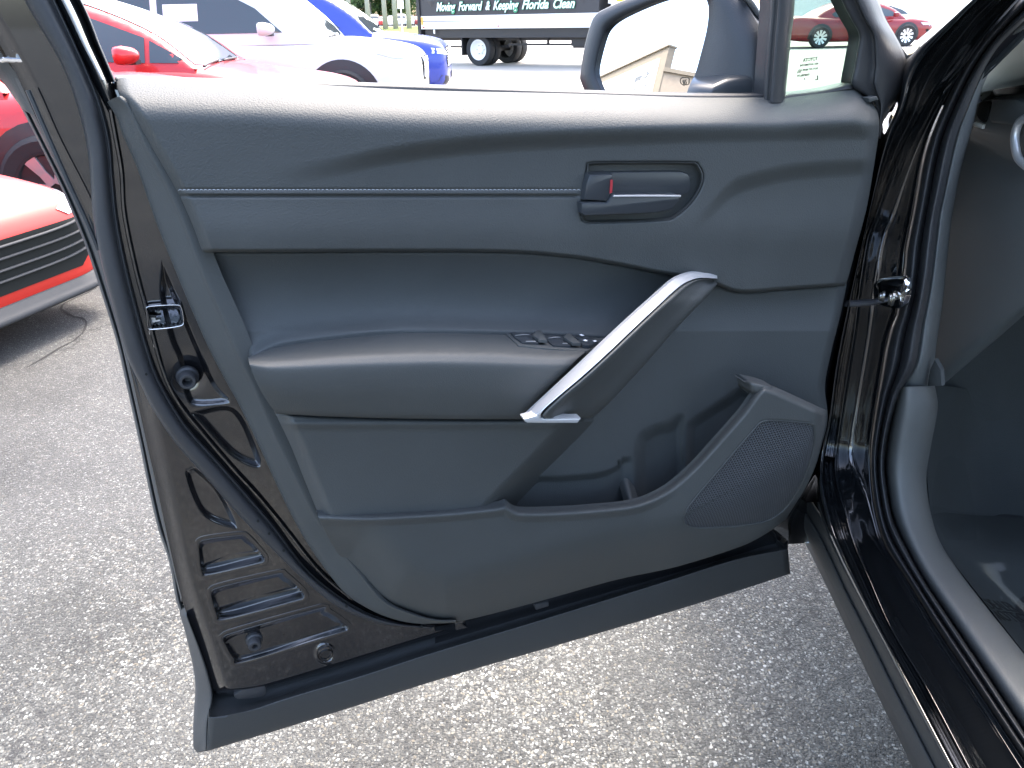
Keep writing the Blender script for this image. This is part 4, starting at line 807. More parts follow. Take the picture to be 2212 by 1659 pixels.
world_loft('rear_side', [[(.60, .10, .35), (.52, .10, .55), (.515, .10, .9), (.55, .10, 1.15), (.62, .10, 1.38), (.70, .10, 1.60)], [(.60, -.9, .35), (.52, -.9, .55), (.515, -.9, .9), (.55, -.9, 1.15), (.62, -.9, 1.38), (.70, -.9, 1.60)], [(.64, -2.2, .45), (.56, -2.2, .6), (.55, -2.2, .9), (.58, -2.2, 1.15), (.66, -2.2, 1.38), (.74, -2.1, 1.54)]], M['gloss'])
world_loft('far_side', [[(2.36, 1.2, .3), (2.38, 1.2, .8), (2.25, 1.2, 1.12)], [(2.36, 0, .3), (2.38, 0, .8), (2.3, 0, 1.15)], [(2.36, -2.2, .3), (2.38, -2.2, .8), (2.3, -2.2, 1.15)]], M['gloss'], 12)
boxes('floor_pan', [(.62, 2.3, -2.0, 1.5, .27, .30)], M['dark_plastic'], car0)
boxes('dash_top', [(.86, 2.2, .78, 1.44, .98, 1.09)], M['dash'], car0, .03)
boxes('firewall', [(.80, 2.2, 1.42, 1.46, .30, 1.08)], M['carpet'], car0)

# ================================================================== parked cars
def lerpc(x, xs, ys):                     # smooth monotone-ish interpolation
    key = (tuple(xs), tuple(ys))
    if key not in _lc: _lc[key] = crv(list(zip(xs, ys)), 200)
    c = _lc[key]; return np.interp(x, c[:, 0], c[:, 1])
_lc = {}
class Car:
    """local axes: x forward (nose at 0, tail at -L), y left, z up"""
    def __init__(s, name, label, cat, pos, head, p, paintmat, group=None, res=1):
        s.root = tag(empty(name, (pos[0], pos[1], 0), head), label, cat, group); s.p = p; s.paint = paintmat
        L, W, H = p['L'], p['W'], p['H']; hw = W/2; nx = 46 if res else 20
        xs = [0, .03, .10, .25, .5, .9, p['cowl'], L*.55, L*.8, L-.35, L-.1, L-.02, L]
        hws = np.array([.70, .80, .88, .935, .97, .99, 1, 1, .99, .95, .88, .8, .7])*hw
        hz, bz, tz = p['hood'], p['belt'], p['tail']
        zts = [hz-.26, hz-.20, hz-.13, hz-.075, hz-.03, hz+.02, bz-.03, bz+.02, bz+.05, tz, tz-.06, tz-.14, tz-.2]
        zbs = [.30, .26, .22, .20, .19, .19, .19, .19, .20, .24, .28, .32, .38]
        st = np.r_[0, .012, .03, .06, .1, .16, np.linspace(.25, L-.3, nx), L-.2, L-.1, L-.05, L-.02, L]
        yf = [0, .5, .82, .95, .99, 1.0, .985, .955, .88, .70, .35, 0]; zf = [0, 0, 0, .10, .28, .5, .70, .84, .945, .985, 1.0, 1.008]
        ring = []
        for x in st:
            h = float(lerpc(x, xs, hws)); zt = float(lerpc(x, xs, zts)); zb = float(lerpc(x, xs, zbs))
            half = [(h*a, zb+(zt-zb)*b_) for a, b_ in zip(yf, zf)]
            half = crv(half, 26)
            ring.append([(-x, y, z) for y, z in half]+[(-x, -y, z) for y, z in half[::-1][1:-1]])
        ring = np.array(ring); n = ring.shape[1]
        V = list(ring.reshape(-1, 3)); F = grid_faces(len(ring), n, 0, True); F.append(tuple(range(n))); F.append(tuple((len(ring)-1)*n+i for i in range(n)))
        # cabin
        c0, c1, c2, c3 = p['cowl'], p['rf'], p['rr'], p['rb']
        cx = np.r_[np.linspace(c0-.05, c1, 12), np.linspace(c1+.05, c2, 12), np.linspace(c2+.05, c3, 10)]
        s.ztop = lambda x: lerpc(x, [c0-.05, c0+.35*(c1-c0), c1, (c1+c2)/2, c2, c2+.6*(c3-c2), c3], [bz-.05, bz+.46*(H-bz), H-.05, H, H-.05, bz+.48*(H-bz), bz-.02])
        s.hwb = hw*.93; s.hwr = hw*p.get('roofw', .66); ring = []
        for x in cx:
            zt = float(s.ztop(x)); k = max(0., (zt-bz+.06)/(H-bz)); yt = s.hwb+(s.hwr-s.hwb)*k
            taper = 1-.10*max(0, (x-c2)/(c3-c2+1e-6))**2-.04*max(0, (c1-x)/(c1-c0))**2
            half = crv([(s.hwb*taper, bz-.09), (s.hwb*taper*.7+yt*taper*.3, bz-.09+.35*(zt-bz+.09)), (yt*taper*1.02, zt-.06*k), (yt*taper*.93, zt-.018*k), (yt*taper*.6, zt+.012*k), (0, zt+.03*k)], 18)
            ring.append([(-x, y, z) for y, z in half]+[(-x, -y, z) for y, z in half[::-1][1:]])
        ring = np.array(ring); b0 = len(V); V += list(ring.reshape(-1, 3)); F += [tuple(b0+i for i in f_) for f_ in grid_faces(len(ring), ring.shape[1])]
        s.V, s.F = [tuple(map(float, v)) for v in V], F
        o = mesh_obj('body', s.V, F, paintmat, None); local(o, s.root)
        s.bvh = BVHTree.FromPolygons([Vector(v) for v in s.V], [tuple(f_) for f_ in F])
    def panel(s, name, poly, axis, mat, off=.006, cuts=2, parent=None, smooth=0):
        """poly in the plane seen along axis ('side-','side+','front','rear','top'); draped over the body"""
        p = np.array(poly, float)
        if smooth: p = crv(np.vstack([p, p[:1]]), smooth+1)[:-1]
        mk = {'side-': (lambda a, c: ((a, -3, c), (0, 1, 0))), 'side+': (lambda a, c: ((a, 3, c), (0, -1, 0))), 'front': (lambda a, c: ((2, a, c), (-1, 0, 0))), 'rear': (lambda a, c: ((-9, a, c), (1, 0, 0))), 'top': (lambda a, c: ((a, c, 4), (0, 0, -1)))}[axis]
        bm = bmesh.new(); vs = [bm.verts.new((a, c, 0)) for a, c in p]; bm.faces.new(vs)
        bmesh.ops.triangulate(bm, faces=bm.faces[:])
        for _ in range(cuts): bmesh.ops.subdivide_edges(bm, edges=bm.edges[:], cuts=1, use_grid_fill=True)
        for v in bm.verts:
            o_, d_ = mk(v.co.x, v.co.y); loc, nor, idx, dist = s.bvh.ray_cast(Vector(o_), Vector(d_))
            v.co = (loc-Vector(d_)*off) if loc else Vector(o_)+Vector(d_)*2
        bmesh.ops.recalc_face_normals(bm, faces=bm.faces)
        me = bpy.data.meshes.new(name); bm.to_mesh(me); bm.free(); me.polygons.foreach_set('use_smooth', [True]*len(me.polygons)); me.materials.append(mat)
        return local(link(bpy.data.objects.new(name, me)), parent or s.root)
    def windscreen(s, mat):
        p = s.p; c0, c1 = p['cowl'], p['rf']; hb, hr = s.hwb*.80, s.hwr*.84
        P = [(-c0-.02+.10, y*hb) for y in (-1, -.5, 0, .5, 1)]+[(-c1+.02, y*hr) for y in (1, .5, 0, -.5, -1)]
        P = [(-c0+.02, -hb), (-c0+.05, -hb*.5), (-c0+.06, 0), (-c0+.05, hb*.5), (-c0+.02, hb), (-c1-.01, hr), (-c1+.02, 0), (-c1-.01, -hr)]
        return s.panel('windscreen', P, 'top', mat, .008, 4)
    def side_window(s, poly, mat, side='side-'): return s.panel('window', poly, side, mat, .007, 2)
    def wheel(s, x, side, r=.33, w=.22, spokes=5, detail=True):
        y = side*(s.p['W']/2-.02)
        arch = [(x+(r+.075)*math.cos(a), r+(r+.075)*math.sin(a)) for a in np.linspace(-.25, math.pi+.25, 18)]
        s.panel('wheel_arch', arch, 'side-' if side < 0 else 'side+', M['dark_plastic'], .004, 2)
        root = bpy.data.objects.new('wheel', None); scene.collection.objects.link(root); local(root, s.root); root.empty_display_size = .1
        k = 32 if detail else 16; prof = [(r*.66, -w*.42), (r*.9, -w*.5), (r*.985, -w*.40), (r, -w*.2), (r, w*.2), (r*.985, w*.40), (r*.9, w*.5), (r*.66, w*.42)]
        def lathe(prof, k):
            V, F = [], []
            for rr, yy in prof:
                for j in range(k): th = 2*math.pi*j/k; V.append((x+rr*math.cos(th), y+yy*1-side*.06, r+rr*math.sin(th)))
            for i in range(len(prof)-1):
                for j in range(k): F.append((i*k+j, i*k+(j+1) % k, (i+1)*k+(j+1) % k, (i+1)*k+j))
            return V, F
        V, F = lathe(prof, k); local(mesh_obj('tyre', V, F, M['tyre'], None, sharp=50), root)
        yo = side*w*.36; V, F = lathe([(r*.70, side*w*.46), (r*.66, side*w*.44), (r*.60, side*w*.20), (r*.2, side*w*.14), (0, side*w*.14)], k)
        local(mesh_obj('rim_barrel', V, F, M['dark_plastic'] if spokes > 0 else M['white'], None, sharp=40), root)
        V, F = [], []
        for q in range(max(spokes, 0)):
            a = 2*math.pi*q/spokes+.3; ca, sa = math.cos(a), math.sin(a); b0 = len(V)
            for (rr, hwid, yy) in ((.04, .030, .33), (r*.35, .026, .36), (r*.665, .040, .43)):
                for sg, dy in ((-1, 0), (1, 0), (1, -.12), (-1, -.12)): V.append((x+rr*ca-sg*hwid*sa, y+side*w*(yy+dy)-side*.06, r+rr*sa+sg*hwid*ca))
            for i in range(2):
                for j in range(4): F.append((b0+i*4+j, b0+i*4+(j+1) % 4, b0+(i+1)*4+(j+1) % 4, b0+(i+1)*4+j))
            F.append((b0+8, b0+9, b0+10, b0+11))
        if F:
            rr_ = []
            local(mesh_obj('rim', V, F, M['rim'], None, False), root)
    def mirror(s, x, side, z, mat=None):
        y = side*s.p['W']/2; c = np.array([x, y+side*.10, z]); V = []; n = 12; rows = [(-.085, .55, .75), (-.07, .85, .95), (-.02, 1, 1), (.05, .8, .8), (.09, .45, .45), (.105, .1, .1)]
        for dx, a, b_ in rows:
            for j in range(n):
                th = 2*math.pi*j/n; V.append((c[0]+dx, c[1]+a*.115*np.sign(math.cos(th))*abs(math.cos(th))**.7, c[2]+b_*.075*np.sign(math.sin(th))*abs(math.sin(th))**.7))
        F = grid_faces(len(rows), n, 0, True)+[tuple(range(n)), tuple((len(rows)-1)*n+j for j in range(n))]
        local(mesh_obj('wing_mirror', V, F, mat or s.paint, None), s.root)
        local(boxes('mirror_foot', [(x-.03, x+.05, min(y-side*.05, y+side*.06), max(y-side*.05, y+side*.06), z-.075, z-.04)], M['dark_plastic']), s.root)
    def wiper(s, y0, y1):
        pts = []
        for t in np.linspace(0, 1, 8):
            yy = y0+(y1-y0)*t; loc = s.bvh.ray_cast(Vector((-s.p['cowl']+.10-.16*t*0-.05*t, yy, 4)), Vector((0, 0, -1)))[0]; pts.append(tuple(loc+Vector((0, 0, .02))))
        V, F = tube_pts(np.array(pts), .010, 6); local(mesh_obj('wiper', V, F, M['dark_plastic'], None), s.root)

hatch = dict(L=4.4, W=1.80, H=1.44, hood=.92, belt=.95, tail=.98, cowl=1.02, rf=1.95, rr=3.4, rb=4.32)
HS = .70
sedan = dict(L=4.75, W=1.80, H=1.43, hood=.90, belt=.93, tail=1.02, cowl=1.12, rf=1.95, rr=3.25, rb=4.15, roofw=.64)
prius = dict(L=4.5, W=1.80, H=1.46, hood=.80, belt=.92, tail=1.05, cowl=1.30, rf=2.25, rr=3.2, rb=4.40, roofw=.62)
suv = dict(L=4.5, W=1.84, H=1.66, hood=1.0, belt=1.06, tail=1.1, cowl=1.18, rf=1.85, rr=3.7, rb=4.42, roofw=.72)
def std_windows(c, sides=('side-',), split=True):
    p = c.p; b_, t = p['belt']+.02, p['H']-.13; x0 = -p['cowl']-.18; x1 = -p['rf']-.10; x2 = -p['rr']+.05; x3 = -p['rb']+.55
    mid = (x1+x2)/2
    for sd_ in sides:
        c.side_window([(x0, b_), (x0-.35*(x0-x1), b_+.48*(t-b_)), (x1, t-.03), (mid+.05, t), (mid+.05, b_)], M['tint'], sd_)
        c.side_window([(mid-.03, b_), (mid-.03, t), (x2, t-.03), ((x2+x3)/2, t-.14), (x3, b_+.10), (x3+.10, b_)], M['tint'], sd_)

# --- nearest car: bright red hatchback, nose towards us
cA = Car('hatchback', 'bright red hatchback with black finned grille and grey lip, nearest at left', 'car', (-2.05, 2.98), R(-16), hatch, M['red2'], 'cars parked in a row')
std_windows(cA, ('side-', 'side+')); cA.windscreen(M['tint']); cA.wiper(-.1, .6)
g0 = [(-.70, .60), (-.62, .665), (.62, .665), (.70, .60), (.66, .44), (.56, .36), (-.56, .36), (-.66, .44)]
cA.panel('grille', g0, 'front', M['dark_print'], .006, 4)
for k, zz in enumerate((.63, .565, .50, .44)):
    ww = .70-.05*abs(zz-.58)/.1; pts = []
    for t in np.linspace(-1, 1, 25):
        yy = t*ww; loc = cA.bvh.ray_cast(Vector((2, yy, zz+.03*abs(t)**5)), Vector((-1, 0, 0)))[0]; pts.append((loc.x+.016, yy, loc.z))
    V, F = tube_pts(np.array(pts), .014, 8, .55, (0, 0, 1)); local(mesh_obj('grille_fin', V, F, M['fin'], None), cA.root)
for sg in (-1, 1):
    cA.panel('headlamp', [(sg*.52, .735), (sg*.70, .80), (sg*.80, .84), (sg*.815, .76), (sg*.74, .71), (sg*.58, .69)], 'front', M['lamp'], .008, 3)
    cA.panel('bumper_corner', [(sg*.72, .30), (sg*.78, .58), (sg*.84, .52), (sg*.86, .30)], 'front', M['red2'], .012, 2)
lipr = []
for (dx, zz) in ((-.02, .30), (.025, .295), (.03, .262), (.055, .25), (.068, .225), (.05, .205), (0, .20), (-.12, .205)):
    row = []
    for t in np.linspace(-1, 1, 41):
        yy = t*.90; loc = cA.bvh.ray_cast(Vector((2, yy*.985, max(zz, .30))), Vector((-1, 0, 0)))[0]; bx = loc.x if loc else -.5
        row.append((bx+dx*(1-.4*abs(t)**6), yy, zz+.02*abs(t)**8))
    lipr.append(row)
local(grid_obj('front_lip', np.array(lipr), M['fin']), cA.root)
em = cA.bvh.ray_cast(Vector((2, 0, .735)), Vector((-1, 0, 0)))[0]
pts = [(em.x+.008, .06*math.cos(a), em.z+.042*math.sin(a)) for a in np.linspace(0, 2*math.pi, 25)]; V, F = tube_pts(np.array(pts), .006, 6, 1, (1, 0, 0)); local(mesh_obj('emblem', V, F, M['chrome'], None), cA.root)
pts = [(em.x+.008, .035*math.cos(a), em.z+.014+.018*math.sin(a)) for a in np.linspace(0, 2*math.pi, 17)]; V, F = tube_pts(np.array(pts), .004, 6, 1, (1, 0, 0)); local(mesh_obj('emblem', V, F, M['chrome'], None), cA.root)
for x in (-.85, -3.5):
    for sg in (-1, 1): cA.wheel(x, sg, .32)
cA.mirror(-1.25, 1, 1.0); cA.mirror(-1.25, -1, 1.0); cA.root.scale = (HS, HS, HS)

# --- second car in the row
cB = Car('sedan', 'red sedan second in the row, its front wheel beside the nearest hatchback', 'car', (-1.90, 5.60), R(2), sedan, M['red'], 'cars parked in a row')
std_windows(cB); cB.windscreen(M['tint']); cB.wiper(-.55, -.05); cB.wiper(.0, .5)
for x in (-.86, -3.6):
    for sg in (-1, 1): cB.wheel(x, sg, .33, .22, 7)
cB.mirror(-1.45, -1, 1.0); cB.panel('grille', [(-.5, .5), (-.55, .62), (.55, .62), (.5, .5)], 'front', M['dark_print'], .006, 3)
for sg in (-1, 1): cB.panel('headlamp', [(sg*.5, .62), (sg*.78, .72), (sg*.8, .64), (sg*.6, .58)], 'front', M['lamp'], .008, 3)
# --- third
cC = Car('liftback', 'red liftback with a long raked windscreen in front of the white crossover', 'car', (-1.45, 7.92), R(2), prius, M['red'], 'cars parked in a row')
b_, t_ = .945, 1.36
cC.side_window([(-1.30, b_-.03), (-1.62, b_-.02), (-1.62, b_+.155), (-1.45, b_+.065)], M['tint'])
cC.side_window([(-1.66, b_-.02), (-2.6, b_+.02), (-2.6, t_), (-2.25, t_-.03), (-1.66, b_+.175)], M['tint'])
cC.side_window([(-2.66, b_+.02), (-3.5, b_+.08), (-3.75, b_+.22), (-3.3, t_-.06), (-2.66, t_)], M['tint'])
cC.windscreen(M['tint']); cC.wiper(-.7, -.1); cC.wiper(-.1, .5); cC.mirror(-1.72, -1, b_+.05)
for x in (-.85, -3.55): cC.wheel(x, -1, .32)
# --- white crossover
cD = Car('crossover', 'white crossover with black wheel arch trim and twin slatted grille', 'car', (-1.05, 10.72), R(1), suv, M['white'], 'cars parked in a row')
cD.side_window([(-1.58, 1.10), (-1.88, 1.36), (-2.10, 1.47), (-2.62, 1.50), (-3.02, 1.50), (-3.02, 1.10)], M['tint']); cD.side_window([(-3.10, 1.10), (-3.10, 1.50), (-3.4, 1.50), (-3.75, 1.42), (-3.95, 1.22), (-3.9, 1.12)], M['tint'])
cD.panel('window_sticker', [(-2.55, 1.24), (-2.55, 1.42), (-2.95, 1.42), (-2.95, 1.24)], 'side-', M['white_mark'], .011, 1)
cD.windscreen(M['tint']); cD.wiper(-.6, .1); cD.mirror(-1.72, -1, 1.14)
cD.panel('arch_trim', [(-.92+.46*math.cos(a), .34+.46*math.sin(a)) for a in np.linspace(0, math.pi, 22)]+[(-.92+.34*math.cos(a), .34+.34*math.sin(a)) for a in np.linspace(math.pi, 0, 22)], 'side-', M['dark_plastic'], .005, 1)
cD.wheel(-.92, -1, .345, .23, 10); cD.wheel(-3.55, -1, .345, .23, 10)
cD.panel('headlamp', [(-.12, .80), (-.20, .86), (-.46, .90), (-.52, .86), (-.30, .80)], 'side-', M['lamp'], .010, 2)
for sg in (-1, 1):
    cD.panel('headlamp', [(sg*.45, .78), (sg*.78, .82), (sg*.80, .74), (sg*.50, .70)], 'front', M['lamp'], .010, 2)
    cD.panel('grille', [(sg*.05, .50), (sg*.06, .77), (sg*.32, .79), (sg*.36, .74), (sg*.28, .52)], 'front', M['dark_print'], .007, 3)
    for k in range(7):
        y = sg*(.08+.036*k); pts = []
        for zz in np.linspace(.52+.01*k*.5, .77, 7):
            loc = cD.bvh.ray_cast(Vector((2, y, zz)), Vector((-1, 0, 0)))[0]; pts.append((loc.x+.02, y, zz))
        V, F = tube_pts(np.array(pts), .009, 6, 1, (0, 1, 0)); local(mesh_obj('grille_bar', V, F, M['chrome'], None), cD.root)
    cD.panel('air_intake', [(sg*.60, .32), (sg*.62, .54), (sg*.72, .40), (sg*.72, .32)], 'front', M['dark_print'], .008, 2)
cD.panel('air_intake', [(-.30, .30), (-.36, .52), (-.40, .30)], 'side-', M['dark_print'], .008, 1)
cD.panel('air_intake', [(-.5, .26), (-.5, .40), (.5, .40), (.5, .26)], 'front', M['dark_plastic'], .007, 3)
# --- blue SUV
cE = Car('crossover', 'bright blue crossover with a mesh grille, farthest car of the row', 'car', (-.93, 13.7), R(1), dict(suv, hood=1.0, rf=2.0), M['blue'], 'cars parked in a row')
cE.side_window([(-1.60, 1.10), (-1.92, 1.34), (-2.2, 1.48), (-2.7, 1.51), (-2.7, 1.10)], M['tint']); cE.side_window([(-2.78, 1.10), (-2.78, 1.51), (-3.5, 1.50), (-3.95, 1.2), (-3.9, 1.12)], M['tint'])
cE.windscreen(M['tint']); cE.mirror(-1.75, -1, 1.12); cE.wheel(-.92, -1, .35, .23, 5); cE.wheel(-3.6, -1, .35, .23, 5)
cE.panel('grille', [(-.62, .50), (-.66, .62), (-.58, .80), (.58, .80), (.66, .62), (.62, .50)], 'front', M['dark_print'], .006, 4)
V, F = [], []
for i in range(7):
    for j in range(18):
        y = -.56+j*.066+(i % 2)*.033; z = .53+i*.04
        loc = cE.bvh.ray_cast(Vector((2, y, z)), Vector((-1, 0, 0)))[0]
        if loc is None: continue
        b0 = len(V); V += [(loc.x+.010, y-.022, z), (loc.x+.010, y, z-.013), (loc.x+.010, y+.022, z), (loc.x+.010, y, z+.013), (loc.x+.022, y, z)]; F += [(b0, b0+1, b0+4), (b0+1, b0+2, b0+4), (b0+2, b0+3, b0+4), (b0+3, b0, b0+4)]
local(tag(mesh_obj('grille_studs', V, F, M['chrome'], None, False), kind='stuff'), cE.root)
for sg in (-1, 1):
    cE.panel('headlamp', [(sg*.62, .74), (sg*.82, .80), (sg*.84, .72), (sg*.66, .68)], 'front', M['lamp'], .010, 2)
    cE.panel('bumper_trim', [(sg*.40, .24), (sg*.45, .36), (sg*.80, .40), (sg*.82, .24)], 'front', M['dark_plastic'], .010, 2)

# --- cars across the lot at right
cF = Car('sedan', 'dark red sedan seen side on through the small front quarter window', 'car', tuple((ray(1992, 60)*26.5)[:2]), R(2), dict(sedan, L=5.0), M['maroon'], 'cars across the lot')
std_windows(cF); cF.windscreen(M['tint']); cF.mirror(-1.5, -1, 1.0)
for x in (-.98, -3.95): cF.wheel(x, -1, .345, .23, 10)
cF.panel('headlamp', [(-.05, .66), (-.20, .72), (-.55, .74), (-.45, .66)], 'side-', M['lamp'], .01, 2); cF.panel('headlamp', [(-.55, .62), (-.82, .70), (-.82, .62)], 'front', M['lamp'], .01, 2)
cF.panel('grille', [(-.6, .3), (-.62, .55), (.62, .55), (.6, .3)], 'front', M['dark_print'], .006, 3); cF.panel('air_intake', [(-.20, .34), (-.34, .52), (-.24, .54), (-.12, .38)], 'side-', M['dark_print'], .008, 1)
def far_car(label, px, py, dist, head, p, mat, grp, win=True):
    d = ray(px, py); P = d*(dist/d[1]); c = Car('sedan' if p['H'] < 1.5 else 'crossover', label, 'car', (P[0], P[1]), head, p, mat, grp, res=0)
    if win:
        std_windows(c); c.windscreen(M['tint'])
        for x in (-.9, -p['L']+.95): c.wheel(x, -1, .33, .22, 5, False)
    return c
far_car('white sedan behind the nose of the dark red sedan', 2003, 40, 36, R(3), sedan, M['white'], 'cars across the lot')
far_car('silver sedan parked behind the white sedan near the bright wall', 1990, 15, 48, R(3), sedan, M['silver'], 'cars across the lot')
far_car('white crossover glimpsed between the door mirror and the division bar', 1680, 30, 40, R(5), suv, M['white'], 'cars across the lot')
far_car('silver crossover just above the door mirror arm', 1640, 15, 52, R(5), suv, M['silver'], 'cars across the lot')
cols = [M['white'], M['silver'], M['blue'], M['white'], M['red'], M['white'], M['silver'], M['white'], M['maroon']]
names = ['white', 'silver', 'blue', 'white', 'red', 'white', 'silver', 'white', 'dark red']
for k in range(9):
    px = 752+k*19.5
    far_car('tiny %s car %s of the distant row by the trees' % (names[k], ['first from left', 'second from left', 'third from left', 'fourth from left', 'fifth from left', 'sixth from left', 'seventh from left', 'eighth from left', 'last before the truck'][k]), px, 50, 124, R(-78), sedan if k % 3 else suv, cols[k], 'distant cars by the trees', win=True)

# ================================================================== box truck
tr0 = onz(905, 65, .90); tr1 = onz(1273, 61.5, .90); ta = math.atan2(tr1[1]-tr0[1], tr1[0]-tr0[0])
truck = tag(empty('box_truck', (tr0[0], tr0[1], 0), ta), 'black and white box truck with cursive lettering along its side', 'truck')
def tb(name, parts, mat, bevel=0): return local(boxes(name, parts, mat, None, bevel), truck)
LB = 5.5
M['truck_black'] = plain('truck_panel_black', (.030, .030, .034), .45); M['truck_white'] = plain('truck_white', (.78, .77, .74), .4)
tb('cargo_box', [(0.03, LB, .06, 2.2, 1.24, 3.4)], M['truck_black']); tb('rear_post', [(-.06, .05, .02, 2.24, .66, 3.45)], M['dark_plastic'], .01)
tb('upper_rail', [(.05, LB, .035, .058, 1.86, 1.95)], M['truck_white'])
tb('side_rail', [(.06, LB, .03, .058, .92, 1.10), (.06, LB, .035, .058, 1.115, 1.24)], M['truck_white'], .006)
tb('side_marker', [(.08, .14, .018, .029, 1.03, 1.22)], plain('amber', (.8, .35, .05), .4)); tb('side_marker', [(.12, .18, .018, .029, .95, .98)], M['red_mark']); tb('side_marker', [(2.6, 2.64, .018, .029, .96, .99)], M['red_mark'])
tb('rail_hook', [(.48, .53, .02, .05, .80, .915)], M['truck_white'], .01)
tb('chassis', [(.15, LB+1.8, .55, .70, .62, .86), (.15, LB+1.8, 1.55, 1.70, .62, .86), (.1, LB, .30, 1.95, .86, .918)], M['dark_plastic'])
tb('skirt', [(.12, LB, .12, .16, .70, .915)], M['dark_plastic'])
tb('mud_flap', [(1.32, 1.36, .14, .62, .26, .88)], M['dark_plastic'], .005); tb('side_guard', [(2.6, LB, .5, .54, .50, .55)], M['dark_plastic'], .004); tb('guard_post', [(2.9, 2.96, .5, .54, .5, .72)], M['dark_plastic'], .004); tb('guard_post', [(3.8, 3.86, .5, .54, .5, .72)], M['dark_plastic'], .004); tb('tow_bar', [(.3, 1.1, .9, .94, .42, .47)], M['dark_plastic'], .004)
# quilted diamonds pressed into the panel
V, F = [], []
for i in range(18):
    for j in range(6):
        x = .15+i*.29; z = 1.32+j*.36-(.18 if i % 2 else 0)+.1
        if z-.17 < 1.26 or z+.17 > 1.85 or x+.14 > LB: continue
        b0 = len(V); V += [(x-.135, .058, z), (x, .058, z-.165), (x+.135, .058, z), (x, .058, z+.165), (x, .04, z)]; F += [(b0, b0+1, b0+4), (b0+1, b0+2, b0+4), (b0+2, b0+3, b0+4), (b0+3, b0, b0+4)]
local(tag(mesh_obj('quilting', V, F, M['truck_black'], None, False), kind='stuff'), truck)
def tr_text(s, x0, x1, z0, zh, y, mat, bold):
    cu = bpy.data.curves.new('t', 'FONT'); cu.body = s; cu.size = 1; cu.shear = .35; o = bpy.data.objects.new('t', cu); link(o); bpy.context.view_layer.update(); wd = o.dimensions.x; bpy.data.objects.remove(o)
    m4 = Matrix(((( x1-x0)/wd, 0, 0, x0), (0, 0, -1, y), (0, zh/.72, 0, z0), (0, 0, 0, 1)))
    return local(text_obj('lettering', s, 1, mat, None, m4, .004, .35, bold), truck)
M['green'] = plain('green_outline', (.03, .30, .13), .5)
words = [('Moving', .52, 1.10), ('Forward', 1.20, 1.90), ('&', 2.0, 2.12), ('Keeping', 2.22, 2.92), ('Florida', 3.02, 3.72), ('Clean', 3.84, 4.38)]
for wd_, a, b_ in words:
    a, b_ = [.62+(v-.52)*4.2/3.86 for v in (a, b_)]
    tr_text(wd_, a, b_, 1.36, .21, .030, M['green'], .055); tr_text(wd_, a, b_, 1.36, .21, .022, M['white_mark'], .018)
def twheel(x, y, r=.40, w=.26, rimw=True):
    root = bpy.data.objects.new('wheel', None); scene.collection.objects.link(root); local(root, truck)
    k = 36
    def lathe(prof):
        V, F = [], []
        for rr, yy in prof:
            for j in range(k): th = 2*math.pi*j/k; V.append((x+rr*math.cos(th), y+yy, r+rr*math.sin(th)))
        for i in range(len(prof)-1):
            for j in range(k): F.append((i*k+j, i*k+(j+1) % k, (i+1)*k+(j+1) % k, (i+1)*k+j))
        return V, F
    V, F = lathe([(r*.62, w/2), (r*.95, w/2), (r, w*.35), (r, -w*.35), (r*.95, -w/2), (r*.66, -w*.47), (r*.62, -w*.40)]); local(mesh_obj('tyre', V, F, M['tyre'], None, sharp=40), root)
    if rimw:
        V, F = lathe([(r*.64, -w*.46), (r*.60, -w*.44), (r*.52, -w*.10), (r*.38, w*.05), (r*.22, w*.06), (r*.20, -w*.12), (r*.08, -w*.14), (0, -w*.14)]); local(mesh_obj('rim', V, F, M['truck_white'], None, sharp=40), root)
        for j in range(6): a = j*math.pi/3; local(boxes('wheel_nut', [(x+.115*math.cos(a)-.012, x+.115*math.cos(a)+.012, y-.03, y+.03, r+.115*math.sin(a)-.012, r+.115*math.sin(a)+.012)], M['steel']), root)
for y in (.30, .60): twheel(1.85, y, .40, .26, y < .5)
for y in (1.65, 1.95): twheel(1.85, y, .40, .26, y > 1.8)
tb('rear_axle', [(1.78, 1.92, .6, 1.7, .33, .47)], M['dark_plastic'], .02); tb('leaf_spring', [(1.2, 2.5, .72, .78, .44, .5)], M['dark_plastic'])
tb('cab', [(LB+.15, LB+1.9, .1, 2.1, .6, 1.35), (LB+.15, LB+1.6, .15, 2.05, 1.35, 2.3)], M['truck_white'], .08)
tb('cab_marker', [(LB+.45, LB+.8, .07, .10, 1.47, 1.75)], plain('cab_yellow', (.85, .55, .03), .4))
tb('fuel_tank', [(LB-.9, LB-.1, .3, .7, .45, .8)], M['dark_plastic'], .05)
twheel(LB+1.0, .28); twheel(LB+1.0, 1.95)

# ================================================================== things behind: bright wall with its kerb, far trees, the beige building seen in the mirror
q0 = onz(1992, 76, 0); q1 = onz(2075, 70, 0)
wl_ = tag(empty('white_building', (q0[0], q0[1], 0), math.atan2(q1[1]-q0[1], q1[0]-q0[0])), 'plain white wall behind the windscreen pillar with a concrete kerb', 'building')
local(boxes('wall', [(0, 26, 0, 8, .16, 7)], M['wallpaint']), wl_); local(boxes('kerb', [(-.6, 26, -1.6, 8, 0, .15)], M['concrete'], None, .02), wl_)
local(boxes('base_course', [(-.03, 26, -.04, 8, .15, .5)], M['concrete']), wl_)
lp_ = onz(2030, 120, 0)
